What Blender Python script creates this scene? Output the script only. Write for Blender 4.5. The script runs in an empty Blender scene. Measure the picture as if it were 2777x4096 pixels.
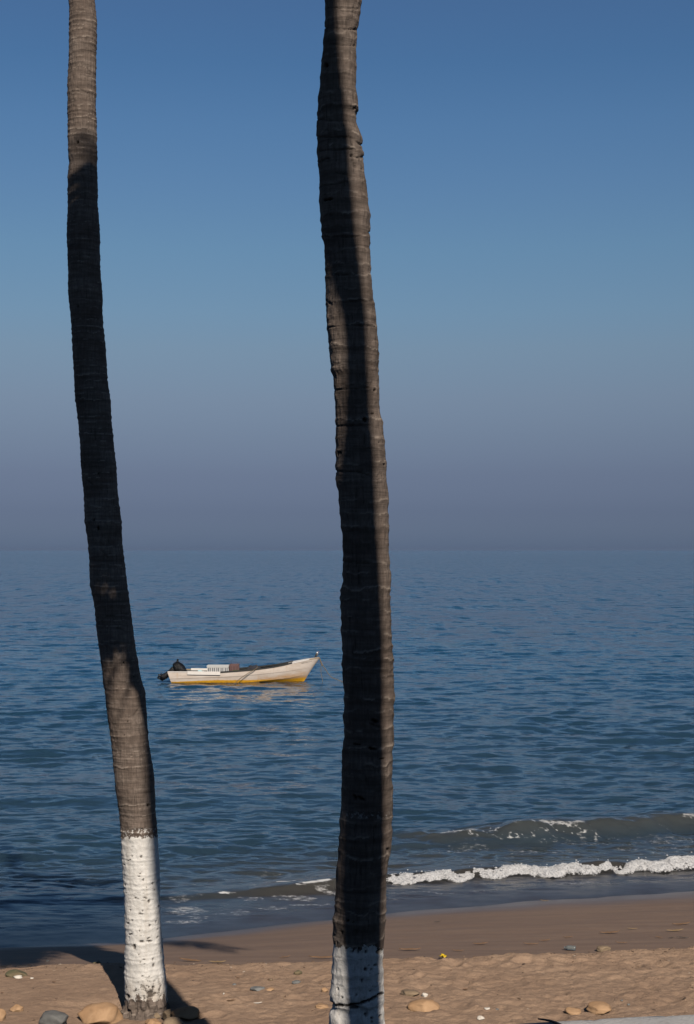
import bpy, bmesh, math, random
import numpy as np
from mathutils import Vector, Matrix, noise as mnoise

random.seed(7)
rng = np.random.default_rng(11)
SC = bpy.context.scene
COL = SC.collection

# ------------------------------------------------------------------ frame / sun
F = 5690.0            # focal length in photo pixels (50 mm on 36 mm tall frame)
CX, HY = 1388.5, 2200.0
EYE = 5.0             # eye height over the sea
AZ, EL = math.radians(16), math.radians(39)
SUN = np.array([math.sin(AZ) * math.cos(EL), -math.cos(AZ) * math.cos(EL), math.sin(EL)])
SH = np.array([math.sin(AZ), -math.cos(AZ), math.tan(EL)])      # towards the sun per metre of ground


def at(px, py, d):
    return np.array([(px - CX) / F * d, d, EYE - (py - HY) / F * d])


def proj(x, y, z):
    return CX + x / y * F, HY + (EYE - z) / y * F


# ------------------------------------------------------------------ noise
def _h(i, j, k, seed):
    n = (i * 374761393 + j * 668265263 + k * 2147483647 + seed * 974634777) & 0xFFFFFFFF
    n = ((n ^ (n >> 13)) * 1274126177) & 0xFFFFFFFF
    return ((n ^ (n >> 16)) & 0xFFFFFF) / float(0xFFFFFF)


def vnoise(x, y, z=0.0, seed=0):
    x, y, z = np.broadcast_arrays(np.asarray(x, float), np.asarray(y, float), np.asarray(z, float))
    i, j, k = [np.floor(a).astype(np.int64) for a in (x, y, z)]
    u, v, w = x - i, y - j, z - k
    u, v, w = [a * a * a * (a * (a * 6 - 15) + 10) for a in (u, v, w)]
    r = 0
    for di in (0, 1):
        for dj in (0, 1):
            for dk in (0, 1):
                r = r + _h(i + di, j + dj, k + dk, seed) * (u if di else 1 - u) * (v if dj else 1 - v) * (w if dk else 1 - w)
    return r * 2 - 1


def fbm(x, y, z=0.0, octs=4, seed=0, gain=0.5):
    a, f, r = 1.0, 1.0, 0
    for o in range(octs):
        r = r + a * vnoise(np.asarray(x) * f, np.asarray(y) * f, np.asarray(z) * f, seed + o * 17)
        a *= gain
        f *= 2.03
    return r


def sstep(a, b, x):
    t = np.clip((x - a) / (b - a), 0, 1)
    return t * t * (3 - 2 * t)


# ------------------------------------------------------------------ object helpers
def tag(o, label=None, cat=None, group=None, kind=None):
    if label: o['label'] = label
    if cat: o['category'] = cat
    if group: o['group'] = group
    if kind: o['kind'] = kind
    return o


def link(o, parent=None):
    COL.objects.link(o)
    if parent is not None: o.parent = parent
    return o


def empty(name, loc, label, cat, group=None):
    o = bpy.data.objects.new(name, None)
    o.empty_display_size = 0.2
    o.location = loc
    link(o)
    return tag(o, label, cat, group)


def raw_mesh(name, V, Q, smooth=True, attrs=None, T=None):
    V = np.asarray(V, np.float32)
    Q = np.asarray(Q, np.int32).reshape(-1, 4)
    nt = 0 if T is None else len(T)
    me = bpy.data.meshes.new(name)
    me.vertices.add(len(V))
    me.vertices.foreach_set('co', V.ravel())
    idx = Q.ravel() if nt == 0 else np.concatenate([Q.ravel(), np.asarray(T, np.int32).ravel()])
    me.loops.add(len(idx))
    me.loops.foreach_set('vertex_index', idx.astype(np.int32))
    ls = np.arange(len(Q)) * 4
    if nt: ls = np.concatenate([ls, len(Q) * 4 + np.arange(nt) * 3])
    me.polygons.add(len(ls))
    me.polygons.foreach_set('loop_start', ls.astype(np.int32))
    me.update(calc_edges=True)
    me.polygons.foreach_set('use_smooth', np.full(len(ls), smooth))
    for k, a in (attrs or {}).items():
        at_ = me.attributes.new(k, 'FLOAT', 'POINT')
        at_.data.foreach_set('value', np.asarray(a, np.float32).ravel())
    me.validate()
    me.update()
    return me


def grid_quads(nr, nc, wrap=False):
    r = np.arange(nr - 1)[:, None]
    c = np.arange(nc if wrap else nc - 1)[None, :]
    c2 = (c + 1) % nc
    return np.stack([r * nc + c, r * nc + c2, (r + 1) * nc + c2, (r + 1) * nc + c], -1)


def grid_obj(name, P, mat, parent=None, attrs=None, wrap=False, mask=None, smooth=True):
    nr, nc = P.shape[:2]
    Q = grid_quads(nr, nc, wrap)
    Q = Q.reshape(-1, 4) if mask is None else Q[mask]
    V = P.reshape(-1, 3)
    A = {k: np.asarray(a).ravel() for k, a in (attrs or {}).items()}
    if mask is not None:
        used, inv = np.unique(Q.ravel(), return_inverse=True)
        V = V[used]; Q = inv.reshape(-1, 4)
        A = {k: a[used] for k, a in A.items()}
    me = raw_mesh(name, V, Q, smooth, A)
    me.materials.append(mat)
    return link(bpy.data.objects.new(name, me), parent)


def bm_obj(name, bm, mat, parent=None, smooth=True):
    me = bpy.data.meshes.new(name)
    bmesh.ops.recalc_face_normals(bm, faces=bm.faces)
    bm.to_mesh(me)
    bm.free()
    if smooth: me.polygons.foreach_set('use_smooth', np.full(len(me.polygons), True))
    me.materials.append(mat)
    return link(bpy.data.objects.new(name, me), parent)


def add_box(bm, lo, hi, bevel=0.0):
    m = Matrix.Translation([(a + b) / 2 for a, b in zip(lo, hi)]) @ Matrix.Diagonal([b - a for a, b in zip(lo, hi)] + [1])
    g = bmesh.ops.create_cube(bm, size=1.0, matrix=m)
    if bevel:
        es = list({e for v in g['verts'] for e in v.link_edges})
        bmesh.ops.bevel(bm, geom=es, offset=bevel, segments=2, affect='EDGES', profile=0.5)


def add_tube(bm, pts, rad, n=8, cap=True):
    pts = [Vector(p) for p in pts]
    rad = rad if hasattr(rad, '__len__') else [rad] * len(pts)
    rings = []
    up0 = Vector((0.13, 0.27, 0.95)).normalized()
    for i, p in enumerate(pts):
        t = (pts[min(i + 1, len(pts) - 1)] - pts[max(i - 1, 0)])
        t = t.normalized() if t.length > 1e-9 else Vector((0, 0, 1))
        a = t.cross(up0)
        if a.length < 1e-3: a = t.cross(Vector((1, 0, 0)))
        a.normalize()
        b = t.cross(a)
        rings.append([bm.verts.new(p + (a * math.cos(q) + b * math.sin(q)) * rad[i]) for q in [2 * math.pi * k / n for k in range(n)]])
    for r0, r1 in zip(rings, rings[1:]):
        for k in range(n):
            bm.faces.new((r0[k], r0[(k + 1) % n], r1[(k + 1) % n], r1[k]))
    if cap:
        bm.faces.new(rings[0][::-1]); bm.faces.new(rings[-1])
    return rings


# ------------------------------------------------------------------ materials
def new_mat(name):
    m = bpy.data.materials.new(name)
    m.use_nodes = True
    nt = m.node_tree
    return m, nt, nt.nodes['Principled BSDF']


class N:
    """small node builder"""
    def __init__(s, nt): s.nt = nt
    def n(s, t, **kw):
        x = s.nt.nodes.new(t)
        for k, v in kw.items(): setattr(x, k, v)
        return x
    def put(s, sock, v):
        if isinstance(v, bpy.types.NodeSocket): s.nt.links.new(v, sock)
        elif v is not None:
            if hasattr(v, '__len__') and len(v) == 3 and sock.type == 'RGBA': v = (*v, 1)
            sock.default_value = v
    def math(s, op, a, b=None, clamp=False):
        x = s.n('ShaderNodeMath', operation=op, use_clamp=clamp)
        s.put(x.inputs[0], a); s.put(x.inputs[1], b)
        return x.outputs[0]
    def vmath(s, op, a, b=None, scale=None):
        x = s.n('ShaderNodeVectorMath', operation=op)
        s.put(x.inputs[0], a); s.put(x.inputs[1], b)
        if scale is not None: s.put(x.inputs['Scale'], scale)
        return x.outputs[0]
    def mix(s, f, a, b, mode='MIX'):
        x = s.n('ShaderNodeMix', data_type='RGBA', blend_type=mode)
        s.put(x.inputs['Factor'], f); s.put(x.inputs[6], a); s.put(x.inputs[7], b)
        return x.outputs[2]
    def noise(s, vec, scale=5, detail=4, rough=0.55, color=False):
        x = s.n('ShaderNodeTexNoise')
        s.put(x.inputs['Vector'], vec)
        x.inputs['Scale'].default_value = scale; x.inputs['Detail'].default_value = detail; x.inputs['Roughness'].default_value = rough
        return x.outputs['Color' if color else 'Fac']
    def voro(s, vec, scale, feature='F1'):
        x = s.n('ShaderNodeTexVoronoi', feature=feature)
        s.put(x.inputs['Vector'], vec); x.inputs['Scale'].default_value = scale
        return x.outputs['Distance']
    def ramp(s, f, stops, interp='LINEAR'):
        x = s.n('ShaderNodeValToRGB')
        e = x.color_ramp.elements
        x.color_ramp.interpolation = interp
        while len(e) < len(stops): e.new(0.5)
        for q, (p, c) in zip(e, stops):
            q.position = p
            q.color = (*c, 1) if hasattr(c, '__len__') else (c, c, c, 1)
        s.put(x.inputs['Fac'], f)
        return x.outputs['Color']
    def rng(s, f, a, b, c=0.0, d=1.0, smooth=True):
        x = s.n('ShaderNodeMapRange', interpolation_type='SMOOTHSTEP' if smooth else 'LINEAR')
        s.put(x.inputs['Value'], f)
        for k, v in zip(('From Min', 'From Max', 'To Min', 'To Max'), (a, b, c, d)): s.put(x.inputs[k], v)
        return x.outputs['Result']
    def attr(s, name):
        return s.n('ShaderNodeAttribute', attribute_name=name).outputs['Fac']
    def pos(s): return s.n('ShaderNodeNewGeometry').outputs['Position']
    def obj(s): return s.n('ShaderNodeTexCoord').outputs['Object']
    def scale(s, v, sx, sy, sz):
        return s.vmath('MULTIPLY', v, (sx, sy, sz))
    def bump(s, h, dist=0.01, strength=1.0, normal=None):
        x = s.n('ShaderNodeBump')
        s.put(x.inputs['Height'], h); x.inputs['Distance'].default_value = dist; x.inputs['Strength'].default_value = strength
        if normal is not None: s.put(x.inputs['Normal'], normal)
        return x.outputs['Normal']


def simple_mat(name, col, rough=0.6, var=0.25, scale=8.0, bump=0.0, metallic=0.0, coat=0.0, spec=0.5):
    m, nt, b = new_mat(name)
    g = N(nt)
    o = g.obj()
    f = g.noise(o, scale, 5, 0.6)
    c = g.mix(f, tuple(v * (1 - var) for v in col), tuple(min(1, v * (1 + var)) for v in col))
    g.put(b.inputs['Base Color'], c)
    b.inputs['Roughness'].default_value = rough
    b.inputs['Metallic'].default_value = metallic
    b.inputs['Specular IOR Level'].default_value = spec
    if coat: b.inputs['Coat Weight'].default_value = coat
    if bump:
        g.put(b.inputs['Normal'], g.bump(g.noise(o, scale * 3, 6, 0.65), bump))
    return m


def bark_mat(name, tone=1.0):
    warm = 1.0
    m, nt, b = new_mat(name)
    g = N(nt)
    o = g.obj()
    big = g.noise(g.scale(o, 3, 3, 5), 1.0, 4)
    band = g.noise(g.scale(o, 2.5, 2.5, 34), 1.0, 4, 0.65)
    fib = g.noise(g.scale(o, 75, 75, 7), 1.0, 5, 0.7)
    crack = g.noise(g.scale(o, 64, 64, 6.5), 1.0, 4, 0.6)
    c = g.ramp(band, [(0.28, (0.105 * warm, 0.085, 0.072)), (0.5, (0.185 * warm, 0.148, 0.125)), (0.72, (0.265 * warm, 0.214, 0.180))])
    c = g.mix(g.rng(big, 0.35, 0.65), g.mix(0.75, c, (0.62, 0.58, 0.56), 'MULTIPLY'), c)
    c = g.mix(g.rng(fib, 0.4, 0.62, 0.45, 0.0), c, (0.07, 0.055, 0.046))
    c = g.mix(g.rng(crack, 0.30, 0.42, 0.6, 0.0), c, (0.035, 0.028, 0.024))
    sc = g.attr('scar')
    c = g.mix(g.math('MULTIPLY', sc, 0.75), c, (0.36 * warm, 0.30, 0.25))
    c = g.mix(g.math('MULTIPLY', g.attr('groove'), 0.6), c, (0.045, 0.036, 0.032))
    c = g.mix(g.attr('hole'), c, (0.010, 0.008, 0.007))
    sp = g.math('MULTIPLY', g.attr('splash'), g.rng(g.noise(g.scale(o, 40, 40, 40), 1.0, 4, 0.7), 0.52, 0.6))
    c = g.mix(sp, c, (0.62, 0.6, 0.57))
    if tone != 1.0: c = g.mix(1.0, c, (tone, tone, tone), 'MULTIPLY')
    g.put(b.inputs['Base Color'], c)
    b.inputs['Roughness'].default_value = 0.92
    b.inputs['Specular IOR Level'].default_value = 0.15
    h = g.math('ADD', g.math('MULTIPLY', fib, 0.5), g.math('ADD', g.math('MULTIPLY', crack, 0.5), g.math('MULTIPLY', band, 0.8)))
    g.put(b.inputs['Normal'], g.bump(h, 0.012, 0.8))
    return m


def paint_mat(name):
    m, nt, b = new_mat(name)
    g = N(nt)
    o = g.obj()
    f = g.noise(g.scale(o, 6, 6, 3), 1.0, 5)
    fine = g.noise(g.scale(o, 50, 50, 12), 1.0, 5, 0.65)
    c = g.ramp(f, [(0.3, (0.551, 0.532, 0.5035)), (0.65, (0.722, 0.703, 0.6745))])
    c = g.mix(g.rng(fine, 0.3, 0.45, 0.35, 0.0), c, (0.42, 0.37, 0.32))
    # brush marks and dirt that has run down and splashed up
    run = g.noise(g.scale(o, 26, 26, 1.1), 1.0, 4, 0.6)
    c = g.mix(g.rng(run, 0.5, 0.72, 0.0, 0.42), c, (0.46, 0.41, 0.35))
    c = g.mix(g.math('MULTIPLY', g.rng(f, 0.35, 0.6), g.math('MULTIPLY', g.attr('wear'), 0.5)), c, (0.36, 0.28, 0.2))
    # flaked-off paint: small chips that show the bark
    chip = g.noise(g.scale(o, 22, 22, 22), 1.0, 6, 0.72)
    streak = g.noise(g.scale(o, 60, 60, 4), 1.0, 3, 0.6)
    chips = g.math('MAXIMUM', g.rng(chip, 0.295, 0.265, 0, 1), g.math('MULTIPLY', g.rng(streak, 0.27, 0.22, 0, 1), 0.7))
    low = g.attr('wear')
    chips = g.math('MAXIMUM', chips, g.math('MULTIPLY', g.rng(chip, 0.46, 0.40, 0, 1), low))
    c = g.mix(chips, c, (0.085, 0.065, 0.05))
    c = g.mix(g.attr('groove'), c, (0.04, 0.032, 0.028))
    c = g.mix(g.math('MULTIPLY', g.attr('hole'), 0.9), c, (0.06, 0.045, 0.035))
    g.put(b.inputs['Base Color'], c)
    b.inputs['Roughness'].default_value = 0.8
    b.inputs['Specular IOR Level'].default_value = 0.25
    h = g.math('ADD', g.math('MULTIPLY', fine, 0.4), g.math('ADD', g.math('MULTIPLY', chip, 0.8), g.math('MULTIPLY', chips, -0.5)))
    g.put(b.inputs['Normal'], g.bump(h, 0.014, 0.7))
    return m


M_BARK = bark_mat('palm bark')
M_BARK_SHADED = bark_mat('shaded palm bark', 0.84)  # slightly darker bark, with the right palm's shade also put into the colour
M_PAINT = paint_mat('limewash')
M_LEAF = simple_mat('palm leaf', (0.055, 0.085, 0.03), 0.55, 0.4, 2.0)
M_DEADLEAF = simple_mat('dry palm leaf', (0.16, 0.115, 0.065), 0.8, 0.4, 2.0)

# ------------------------------------------------------------------ the ground shape
_wx = np.array([-400, -60, -12, -4.37, -2.84, -2.36, -1.32, -0.197, 0.56, 2.59, 5.08, 12, 60, 400.0])
_wy = np.array([-20, 10.5, 16.6, 17.92, 18.18, 18.26, 18.79, 19.30, 19.61, 20.28, 20.80, 22.2, 31, 60.0])
_bx = np.array([-400, -60, -3.27, -2.6, -1.75, -0.93, -0.09, 0.47, 0.95, 2.21, 3.52, 12, 60, 400.0])
_by = np.array([-60, 2.5, 13.39, 13.64, 13.66, 13.66, 13.71, 13.90, 13.90, 14.12, 14.44, 15.9, 22, 40.0])


def smooth_interp(x, X, Y, w=0.25):
    return sum(np.interp(x + o * w, X, Y) for o in (-1, -.5, 0, .5, 1)) / 5


def y_water(x): return smooth_interp(x, _wx, _wy, 0.5)
def y_berm(x): return smooth_interp(x, _bx, _by, 0.3)


def z_plain(x, y):
    yb, yw = y_berm(x), y_water(x)
    dry = 1.16 - 0.08 * (y - 12)
    zb = 1.16 - 0.08 * (yb - 12) - 0.035
    t = (y - yb) / (yw - yb)
    wet = zb * (1 - t) + 0.10 * np.clip(t, 0, 1) * (1 - np.clip(t, 0, 1)) * zb
    wet = np.where(t > 1, -(y - yw) * 0.16, wet)
    wet = np.maximum(wet, -3.0)
    return dry, wet, yb, yw


FOOT = [(rng.uniform(-4.5, 5.5), rng.uniform(7.5, 13.9), rng.uniform(0, 6.28), rng.uniform(0.8, 1.2)) for _ in range(230)]


def z_sand(x, y, detail=True):
    x = np.asarray(x, float); y = np.asarray(y, float)
    dry, wet, yb, yw = z_plain(x, y)
    k = sstep(-0.03, 0.07, y - yb + 0.09 * fbm(x * 2.2, y * 0.6, 3.1, 3, 5))
    if detail:
        edge = np.exp(-((y - yb + 0.12) / 0.16) ** 2)
        damp = 0.3 + 0.7 * sstep(-3.4, 0.5, x)            # the sand at far left is smoother
        d = damp * (0.010 * fbm(x * 1.7, y * 1.7, 1.0, 4, 3) + 0.011 * fbm(x * 6.5, y * 8, 7.0, 4, 9, 0.68)) + 0.035 * edge * (0.4 + 0.6 * fbm(x * 3.0, y * 1.5, 0, 3, 41))
        dry = dry + d
        for fx, fy, fa, fs in FOOT:
            m = (np.abs(x - fx) < 0.5) & (np.abs(y - fy) < 0.5)
            if not np.any(m): continue
            ux = (x[m] - fx) * math.cos(fa) + (y[m] - fy) * math.sin(fa)
            uy = -(x[m] - fx) * math.sin(fa) + (y[m] - fy) * math.cos(fa)
            q = np.sqrt((ux / (0.14 * fs)) ** 2 + (uy / (0.075 * fs)) ** 2)
            amp = 0.017 if fx > -1.5 else 0.008
            dry[m] += amp * (-np.exp(-(q ** 2) * 1.4) + 0.55 * np.exp(-((q - 1.5) / 0.42) ** 2))
        wet = wet + 0.011 * fbm(x * 0.7, y * 1.4, 2.0, 3, 13) * (y < yw + 1)
    # sand scoured round the foot of the left palm
    dry = dry - 0.085 * np.exp(-(((x + 1.85) / 0.55) ** 2 + ((y - 11.75) / 0.5) ** 2) ** 2)
    return dry * (1 - k) + wet * k


def z_at(x, y): return float(z_sand(np.array([x]), np.array([y]))[0])


def hit(px, py):
    """the point of the sand seen at a photo pixel"""
    d = 8.0
    lo, hi = 6.0, 24.0
    for _ in range(50):
        d = (lo + hi) / 2
        p = at(px, py, d)
        if p[2] > z_at(p[0], p[1]): lo = d
        else: hi = d
    return at(px, py, d)


def sym_axis(core, step, far, grow=1.12):
    a = list(np.arange(core[0], core[1] + 1e-6, step))
    s = step
    while a[-1] < far[1]:
        s *= grow; a.append(min(a[-1] + s, far[1]))
    s = step; lo = []
    x = a[0]
    while x > far[0]:
        s *= grow; x = max(x - s, far[0]); lo.append(x)
    return np.array(lo[::-1] + a)


def build_sand():
    xs = sym_axis((-4.6, 5.2), 0.018, (-380, 380), 1.11)
    ys = sym_axis((11.0, 21.2), 0.018, (3.0, 70), 1.14)
    X, Y = np.meshgrid(xs, ys)
    Z = z_sand(X, Y)
    dry, wet, yb, yw = z_plain(X, Y)
    k = sstep(-0.03, 0.07, Y - yb + 0.09 * fbm(X * 2.2, Y * 0.6, 3.1, 3, 5))
    soak = sstep(1.9, 0.15, yw - Y + 0.35 * fbm(X * 0.6, Y * 0.6, 0, 3, 77))
    m, nt, b = new_mat('beach sand')
    g = N(nt)
    p = g.pos()
    wetf = g.attr('wet'); soakf = g.attr('soak')
    n1 = g.noise(p, 1.3, 5, 0.6); n2 = g.noise(p, 14, 5, 0.65); n3 = g.noise(p, 220, 2, 0.6)
    dryc = g.mix(g.rng(n1, 0.3, 0.7), (0.345, 0.232, 0.160), (0.425, 0.293, 0.204))
    dryc = g.mix(g.rng(n2, 0.38, 0.62, 0.0, 0.45), dryc, (0.2635, 0.1785, 0.1275))
    dryc = g.mix(g.rng(n3, 0.35, 0.65, 0.0, 0.4), dryc, (0.2465, 0.17, 0.1207))
    line = g.noise(g.scale(p, 0.5, 5, 0), 1.0, 4, 0.6)
    wetc = g.mix(g.rng(line, 0.35, 0.68), (0.1742, 0.119, 0.0884), (0.2125, 0.1462, 0.1054))
    wetc = g.mix(g.rng(n3, 0.4, 0.7, 0.0, 0.25), wetc, (0.119, 0.0833, 0.06375))
    soakc = (0.1148, 0.085, 0.07055)
    wl = g.noise(g.vmath('ADD', g.scale(p, 0.35, 2.2, 0), g.scale(g.noise(p, 0.6, 2, 0.5, True), 0, 1.6, 0)), 3.0, 3, 0.55)
    wetc = g.mix(g.rng(g.math('ABSOLUTE', g.math('SUBTRACT', wl, 0.5)), 0.0, 0.016, 0.35, 0.0), wetc, (0.29, 0.20, 0.14))
    wetc = g.mix(soakf, wetc, soakc)
    g.put(b.inputs['Base Color'], g.mix(wetf, dryc, wetc))
    g.put(b.inputs['Roughness'], g.mix(wetf, (0.95,) * 3, g.mix(soakf, (0.72,) * 3, (0.28,) * 3)))
    g.put(b.inputs['Specular IOR Level'], g.mix(wetf, (0.1,) * 3, g.mix(soakf, (0.25,) * 3, (0.5,) * 3)))
    n4 = g.noise(p, 48, 4, 0.7)
    h = g.math('ADD', g.math('MULTIPLY', n2, 0.9), g.math('ADD', g.math('MULTIPLY', n3, 0.3), g.math('MULTIPLY', n4, 0.55)))
    bs = g.n('ShaderNodeBump'); bs.inputs['Distance'].default_value = 0.02
    g.put(bs.inputs['Height'], h)
    g.put(bs.inputs['Strength'], g.rng(wetf, 0, 1, 1.0, 0.06))
    g.put(b.inputs['Normal'], bs.outputs['Normal'])
    o = grid_obj('beach_sand', np.stack([X, Y, Z], -1), m, attrs={'wet': k, 'soak': soak})
    return tag(o, kind='structure')


build_sand()

# ------------------------------------------------------------------ the sea
_fx = np.array([-60, -12, -4.9, -3.5, -2.4, -1.4, -0.2, 0.6, 2.9, 5.5, 12, 60.0])
_fy = np.array([8, 18.8, 20.3, 20.4, 20.45, 20.75, 21.05, 21.55, 22.05, 22.6, 24, 34.0])
_cx = np.array([-60, -12, -4, 0, 1.16, 3.3, 5.5, 12, 60.0])
_cy = np.array([12, 21.8, 23.4, 24.1, 24.35, 24.75, 25.45, 27.4, 40.0])


def y_bore(x): return smooth_interp(x, _fx, _fy, 0.4) + 0.05 * fbm(x * 0.9, 0.0, 5.0, 4, 61)
def y_crest(x): return smooth_interp(x, _cx, _cy, 0.5) + 0.14 * fbm(x * 0.8, 0.0, 9.0, 4, 62)


def asym(t, front, back):
    return np.where(t < 0, np.exp(-(t / front) ** 2), np.exp(-(t / back) ** 2))


def build_sea():
    nrow = 1000
    inv = np.linspace(1 / 16.6, 1 / 30000.0, nrow)
    ys = 1 / inv
    core = np.linspace(-0.31, 0.31, 520)
    side = []
    s, u = core[1] - core[0], 0.31
    while u < 2.2:
        s *= 1.07; u += s; side.append(u)
    us = np.concatenate([-np.array(side[::-1]), core, np.array(side)])
    X = us[None, :] * ys[:, None]
    Y = np.repeat(ys[:, None], len(us), 1)
    dy = np.abs(np.gradient(ys))[:, None]
    dx = np.gradient(us)[None, :] * ys[:, None]
    Z = np.zeros_like(X)
    off = Y - y_water(X)
    calm = sstep(0.3, 9.0, Y - y_bore(X))
    shallow = sstep(0.0, 2.0, Y - y_bore(X))
    gust = 0.9 + 0.22 * fbm(X * 0.035, Y * 0.02, 0, 3, 31) + 0.3 * fbm(X * 0.12, Y * 0.08, 0, 3, 32)
    r = np.random.default_rng(3)
    comps = []
    for i in range(64):
        lam = math.exp(r.uniform(math.log(0.36), math.log(2.4)))
        th = r.normal(0, 0.36)
        comps.append((lam, th, 0.0215 * (1.0 if lam < 1.3 else 0.72), r.uniform(0, 6.28)))
    for lam, th, s, ph in ((9.0, .12, .011, .3), (13.0, -.2, .011, 2.2), (17.5, .05, .010, 4.0), (26.0, .15, .010, 1.0), (5.2, .3, .013, 5.), (6.4, -.35, .012, .7)):
        comps.append((lam, th, s, ph))
    wx = 0.35 * fbm(X * 0.25, Y * 0.25, 0, 2, 51); wy = 0.35 * fbm(X * 0.25, Y * 0.25, 4.0, 2, 52)
    DX = np.zeros_like(X); DY = np.zeros_like(X)
    for lam, th, s, ph in comps:
        kx, ky = math.sin(th) * 2 * math.pi / lam, math.cos(th) * 2 * math.pi / lam
        fy = np.clip((2 * math.pi / max(abs(ky), 1e-6) / dy - 2.2) / 3.0, 0, 1)
        fx = np.clip((2 * math.pi / max(abs(kx), 1e-6) / dx - 2.2) / 3.0, 0, 1)
        a = s * lam / (2 * math.pi) * fx * fy * (gust if lam < 6 else 1.0)
        a = a * (calm if lam > 0.9 else (0.15 + 0.85 * calm) * shallow)
        arg = kx * (X + wx) + ky * (Y + wy) + ph
        Z += a * np.cos(arg)
        DX -= a * math.sin(th) * np.sin(arg) * 0.8
        DY -= a * math.cos(th) * np.sin(arg) * 0.8
    near = Y < 60
    # rolling shore waves
    tb = Y - y_bore(X)
    tc = Y - y_crest(X)
    Ac = 0.04 + 0.19 * sstep(0.2, 3.2, X) * (1 + 0.22 * fbm(X * 0.9, 0.0, 2.0, 3, 71))
    Zb = (0.03 + 0.075 * sstep(-3.0, 0.0, X)) * (1 + 0.25 * fbm(X * 1.3, 0.0, 0, 3, 81)) * asym(tb, 0.20, 0.75)
    Zc = Ac * asym(tc, 0.34 + 0.05 * fbm(X * 2, 0, 0, 2, 83), 1.15)
    Zs = 0.10 * asym(Y - (29.2 + 0.14 * X), 0.8, 1.6) * sstep(3.5, -1.0, X)
    ripple = 0.010 * fbm(X * 2.6, Y * 4.0, 0, 3, 91) * sstep(-0.3, 0.8, tb) + 0.0035 * fbm(X * 3, Y * 8.0, 0, 3, 92) * sstep(0.0, 0.9, off)
    chop = 0.022 * fbm(X * 1.3, Y * 3.2, 0, 3, 93) * sstep(0, 1, tb) * sstep(10, 4, tb)
    face = 0.02 * fbm(X * 2.4, Y * 3.5, 7.0, 4, 95) * asym(tc, 0.8, 0.5)
    Z = Z + np.where(near, face + Zb + Zc + Zs + ripple + chop, 0)
    # thin film running up to the water's edge
    Z = Z + np.where(near, 0.010 * sstep(1.2, 0.0, off), 0)
    P = np.stack([X + DX, Y + DY, Z], -1)
    # water that carries sand, and foam
    turb = sstep(4.0, -0.3, tb) * 0.95 * (0.35 + 0.65 * sstep(-4.0, -0.5, X))
    turb = np.maximum(turb, 0.75 * asym(tc, 0.55, 0.35) * sstep(0.0, 1.6, X))
    turb = np.maximum(turb, 0.75 * asym(tb, 0.3, 0.3) * sstep(-4, 0, X))
    lace = sstep(0.06, 0.30, fbm(X * 1.7 + 0.6 * Y, Y * 2.6, 0, 4, 101))
    ridg = 1 - np.abs(fbm(X * 4.2 + 3.0 * (Y - y_crest(X)), (Y - y_crest(X)) * 5.5, 0, 4, 103))
    webs = sstep(-0.15, 0.45, fbm(X * 0.9 + 1.1 * (Y - y_crest(X)), (Y - y_crest(X)) * 0.8, 3.0, 3, 104))
    foam = 0.66 * webs * sstep(0.62, 0.98, ridg) * asym(tc + 0.15, 0.6, 0.45) * sstep(0.2, 2.0, X)
    foam = np.maximum(foam, 0.62 * sstep(0.1, 0.6, fbm(X * 1.5, 0, 0, 3, 105)) * asym(tc - 0.0, 0.10, 0.08) * sstep(0.4, 1.6, X))
    foam = np.maximum(foam, 0.35 * lace * sstep(1.6, 0.2, np.abs(tc + 1.2)) * sstep(0.0, 2.0, X))
    left = sstep(-2.9, -2.3, X) * sstep(0.35, -0.1, X)
    foam = np.maximum(foam, 1.1 * left * sstep(0.0, 0.35, fbm(X * 2.3, Y * 7, 0, 4, 107)) * asym(tb + 0.02 + 0.06 * np.sin(X * 3.1), 0.09, 0.06))
    foam = np.maximum(foam, 1.0 * sstep(-1.6, -1.2, X) * sstep(0.3, 0.0, X) * sstep(-0.2, 0.2, fbm(X * 3.3, 0.7, 0, 3, 109)) * asym(tb - 0.28, 0.05, 0.07))
    foam = np.maximum(foam, 0.5 * lace * sstep(0.9, 0.2, np.abs(tb + 0.55)) * left)
    foam = np.maximum(foam, 0.30 * lace * sstep(0.8, 0.2, np.abs(tb - 0.9)))
    ex = np.interp(X[0:1], [-4.4, -3.9], [0, 1]); ex2 = 0.6 * asym(tb, 0.12, 0.08) * sstep(-4.35, -4.1, X) * sstep(-3.75, -3.95, X)
    foam = np.maximum(foam, ex2)
    lens = np.exp(-(((X + 2.15) / 0.30) ** 2 + ((Y - 19.12) / 0.14) ** 2) ** 2)
    foam = np.maximum(foam, 0.5 * lens)
    foam = np.maximum(foam, 0.45 * sstep(0.25, 0.6, fbm(X * 2.0, Y * 6.0, 0, 3, 111)) * asym(off - 0.9, 0.3, 0.3) * sstep(-6, 6, X + 6))
    foam = np.where(near, np.clip(foam, 0, 1), 0)
    depth = np.clip(off, -1, 80)

    m, nt, b = new_mat('sea water')
    g = N(nt)
    p = g.pos()
    gn = g.n('ShaderNodeNewGeometry').outputs['Normal']
    tur = g.attr('turb'); fo = g.attr('foam'); dep = g.attr('offshore')
    deep = g.mix(g.rng(dep, 6, 45), (0.019, 0.047, 0.076), (0.009, 0.052, 0.106))
    sandy = g.mix(g.rng(dep, 0.3, 2.6), (0.046, 0.040, 0.042), (0.056, 0.054, 0.045))
    c = g.mix(tur, deep, sandy)
    fn = g.noise(g.scale(p, 9, 16, 9), 1.0, 5, 0.68)
    ff = g.rng(g.math('ADD', g.math('MULTIPLY', fo, 1.0), g.math('MULTIPLY', g.math('SUBTRACT', fn, 0.5), 1.6)), 0.30, 0.95)
    ff = g.math('MULTIPLY', ff, g.rng(fo, 0.02, 0.15))
    c = g.mix(ff, c, (0.60, 0.60, 0.60))
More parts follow.
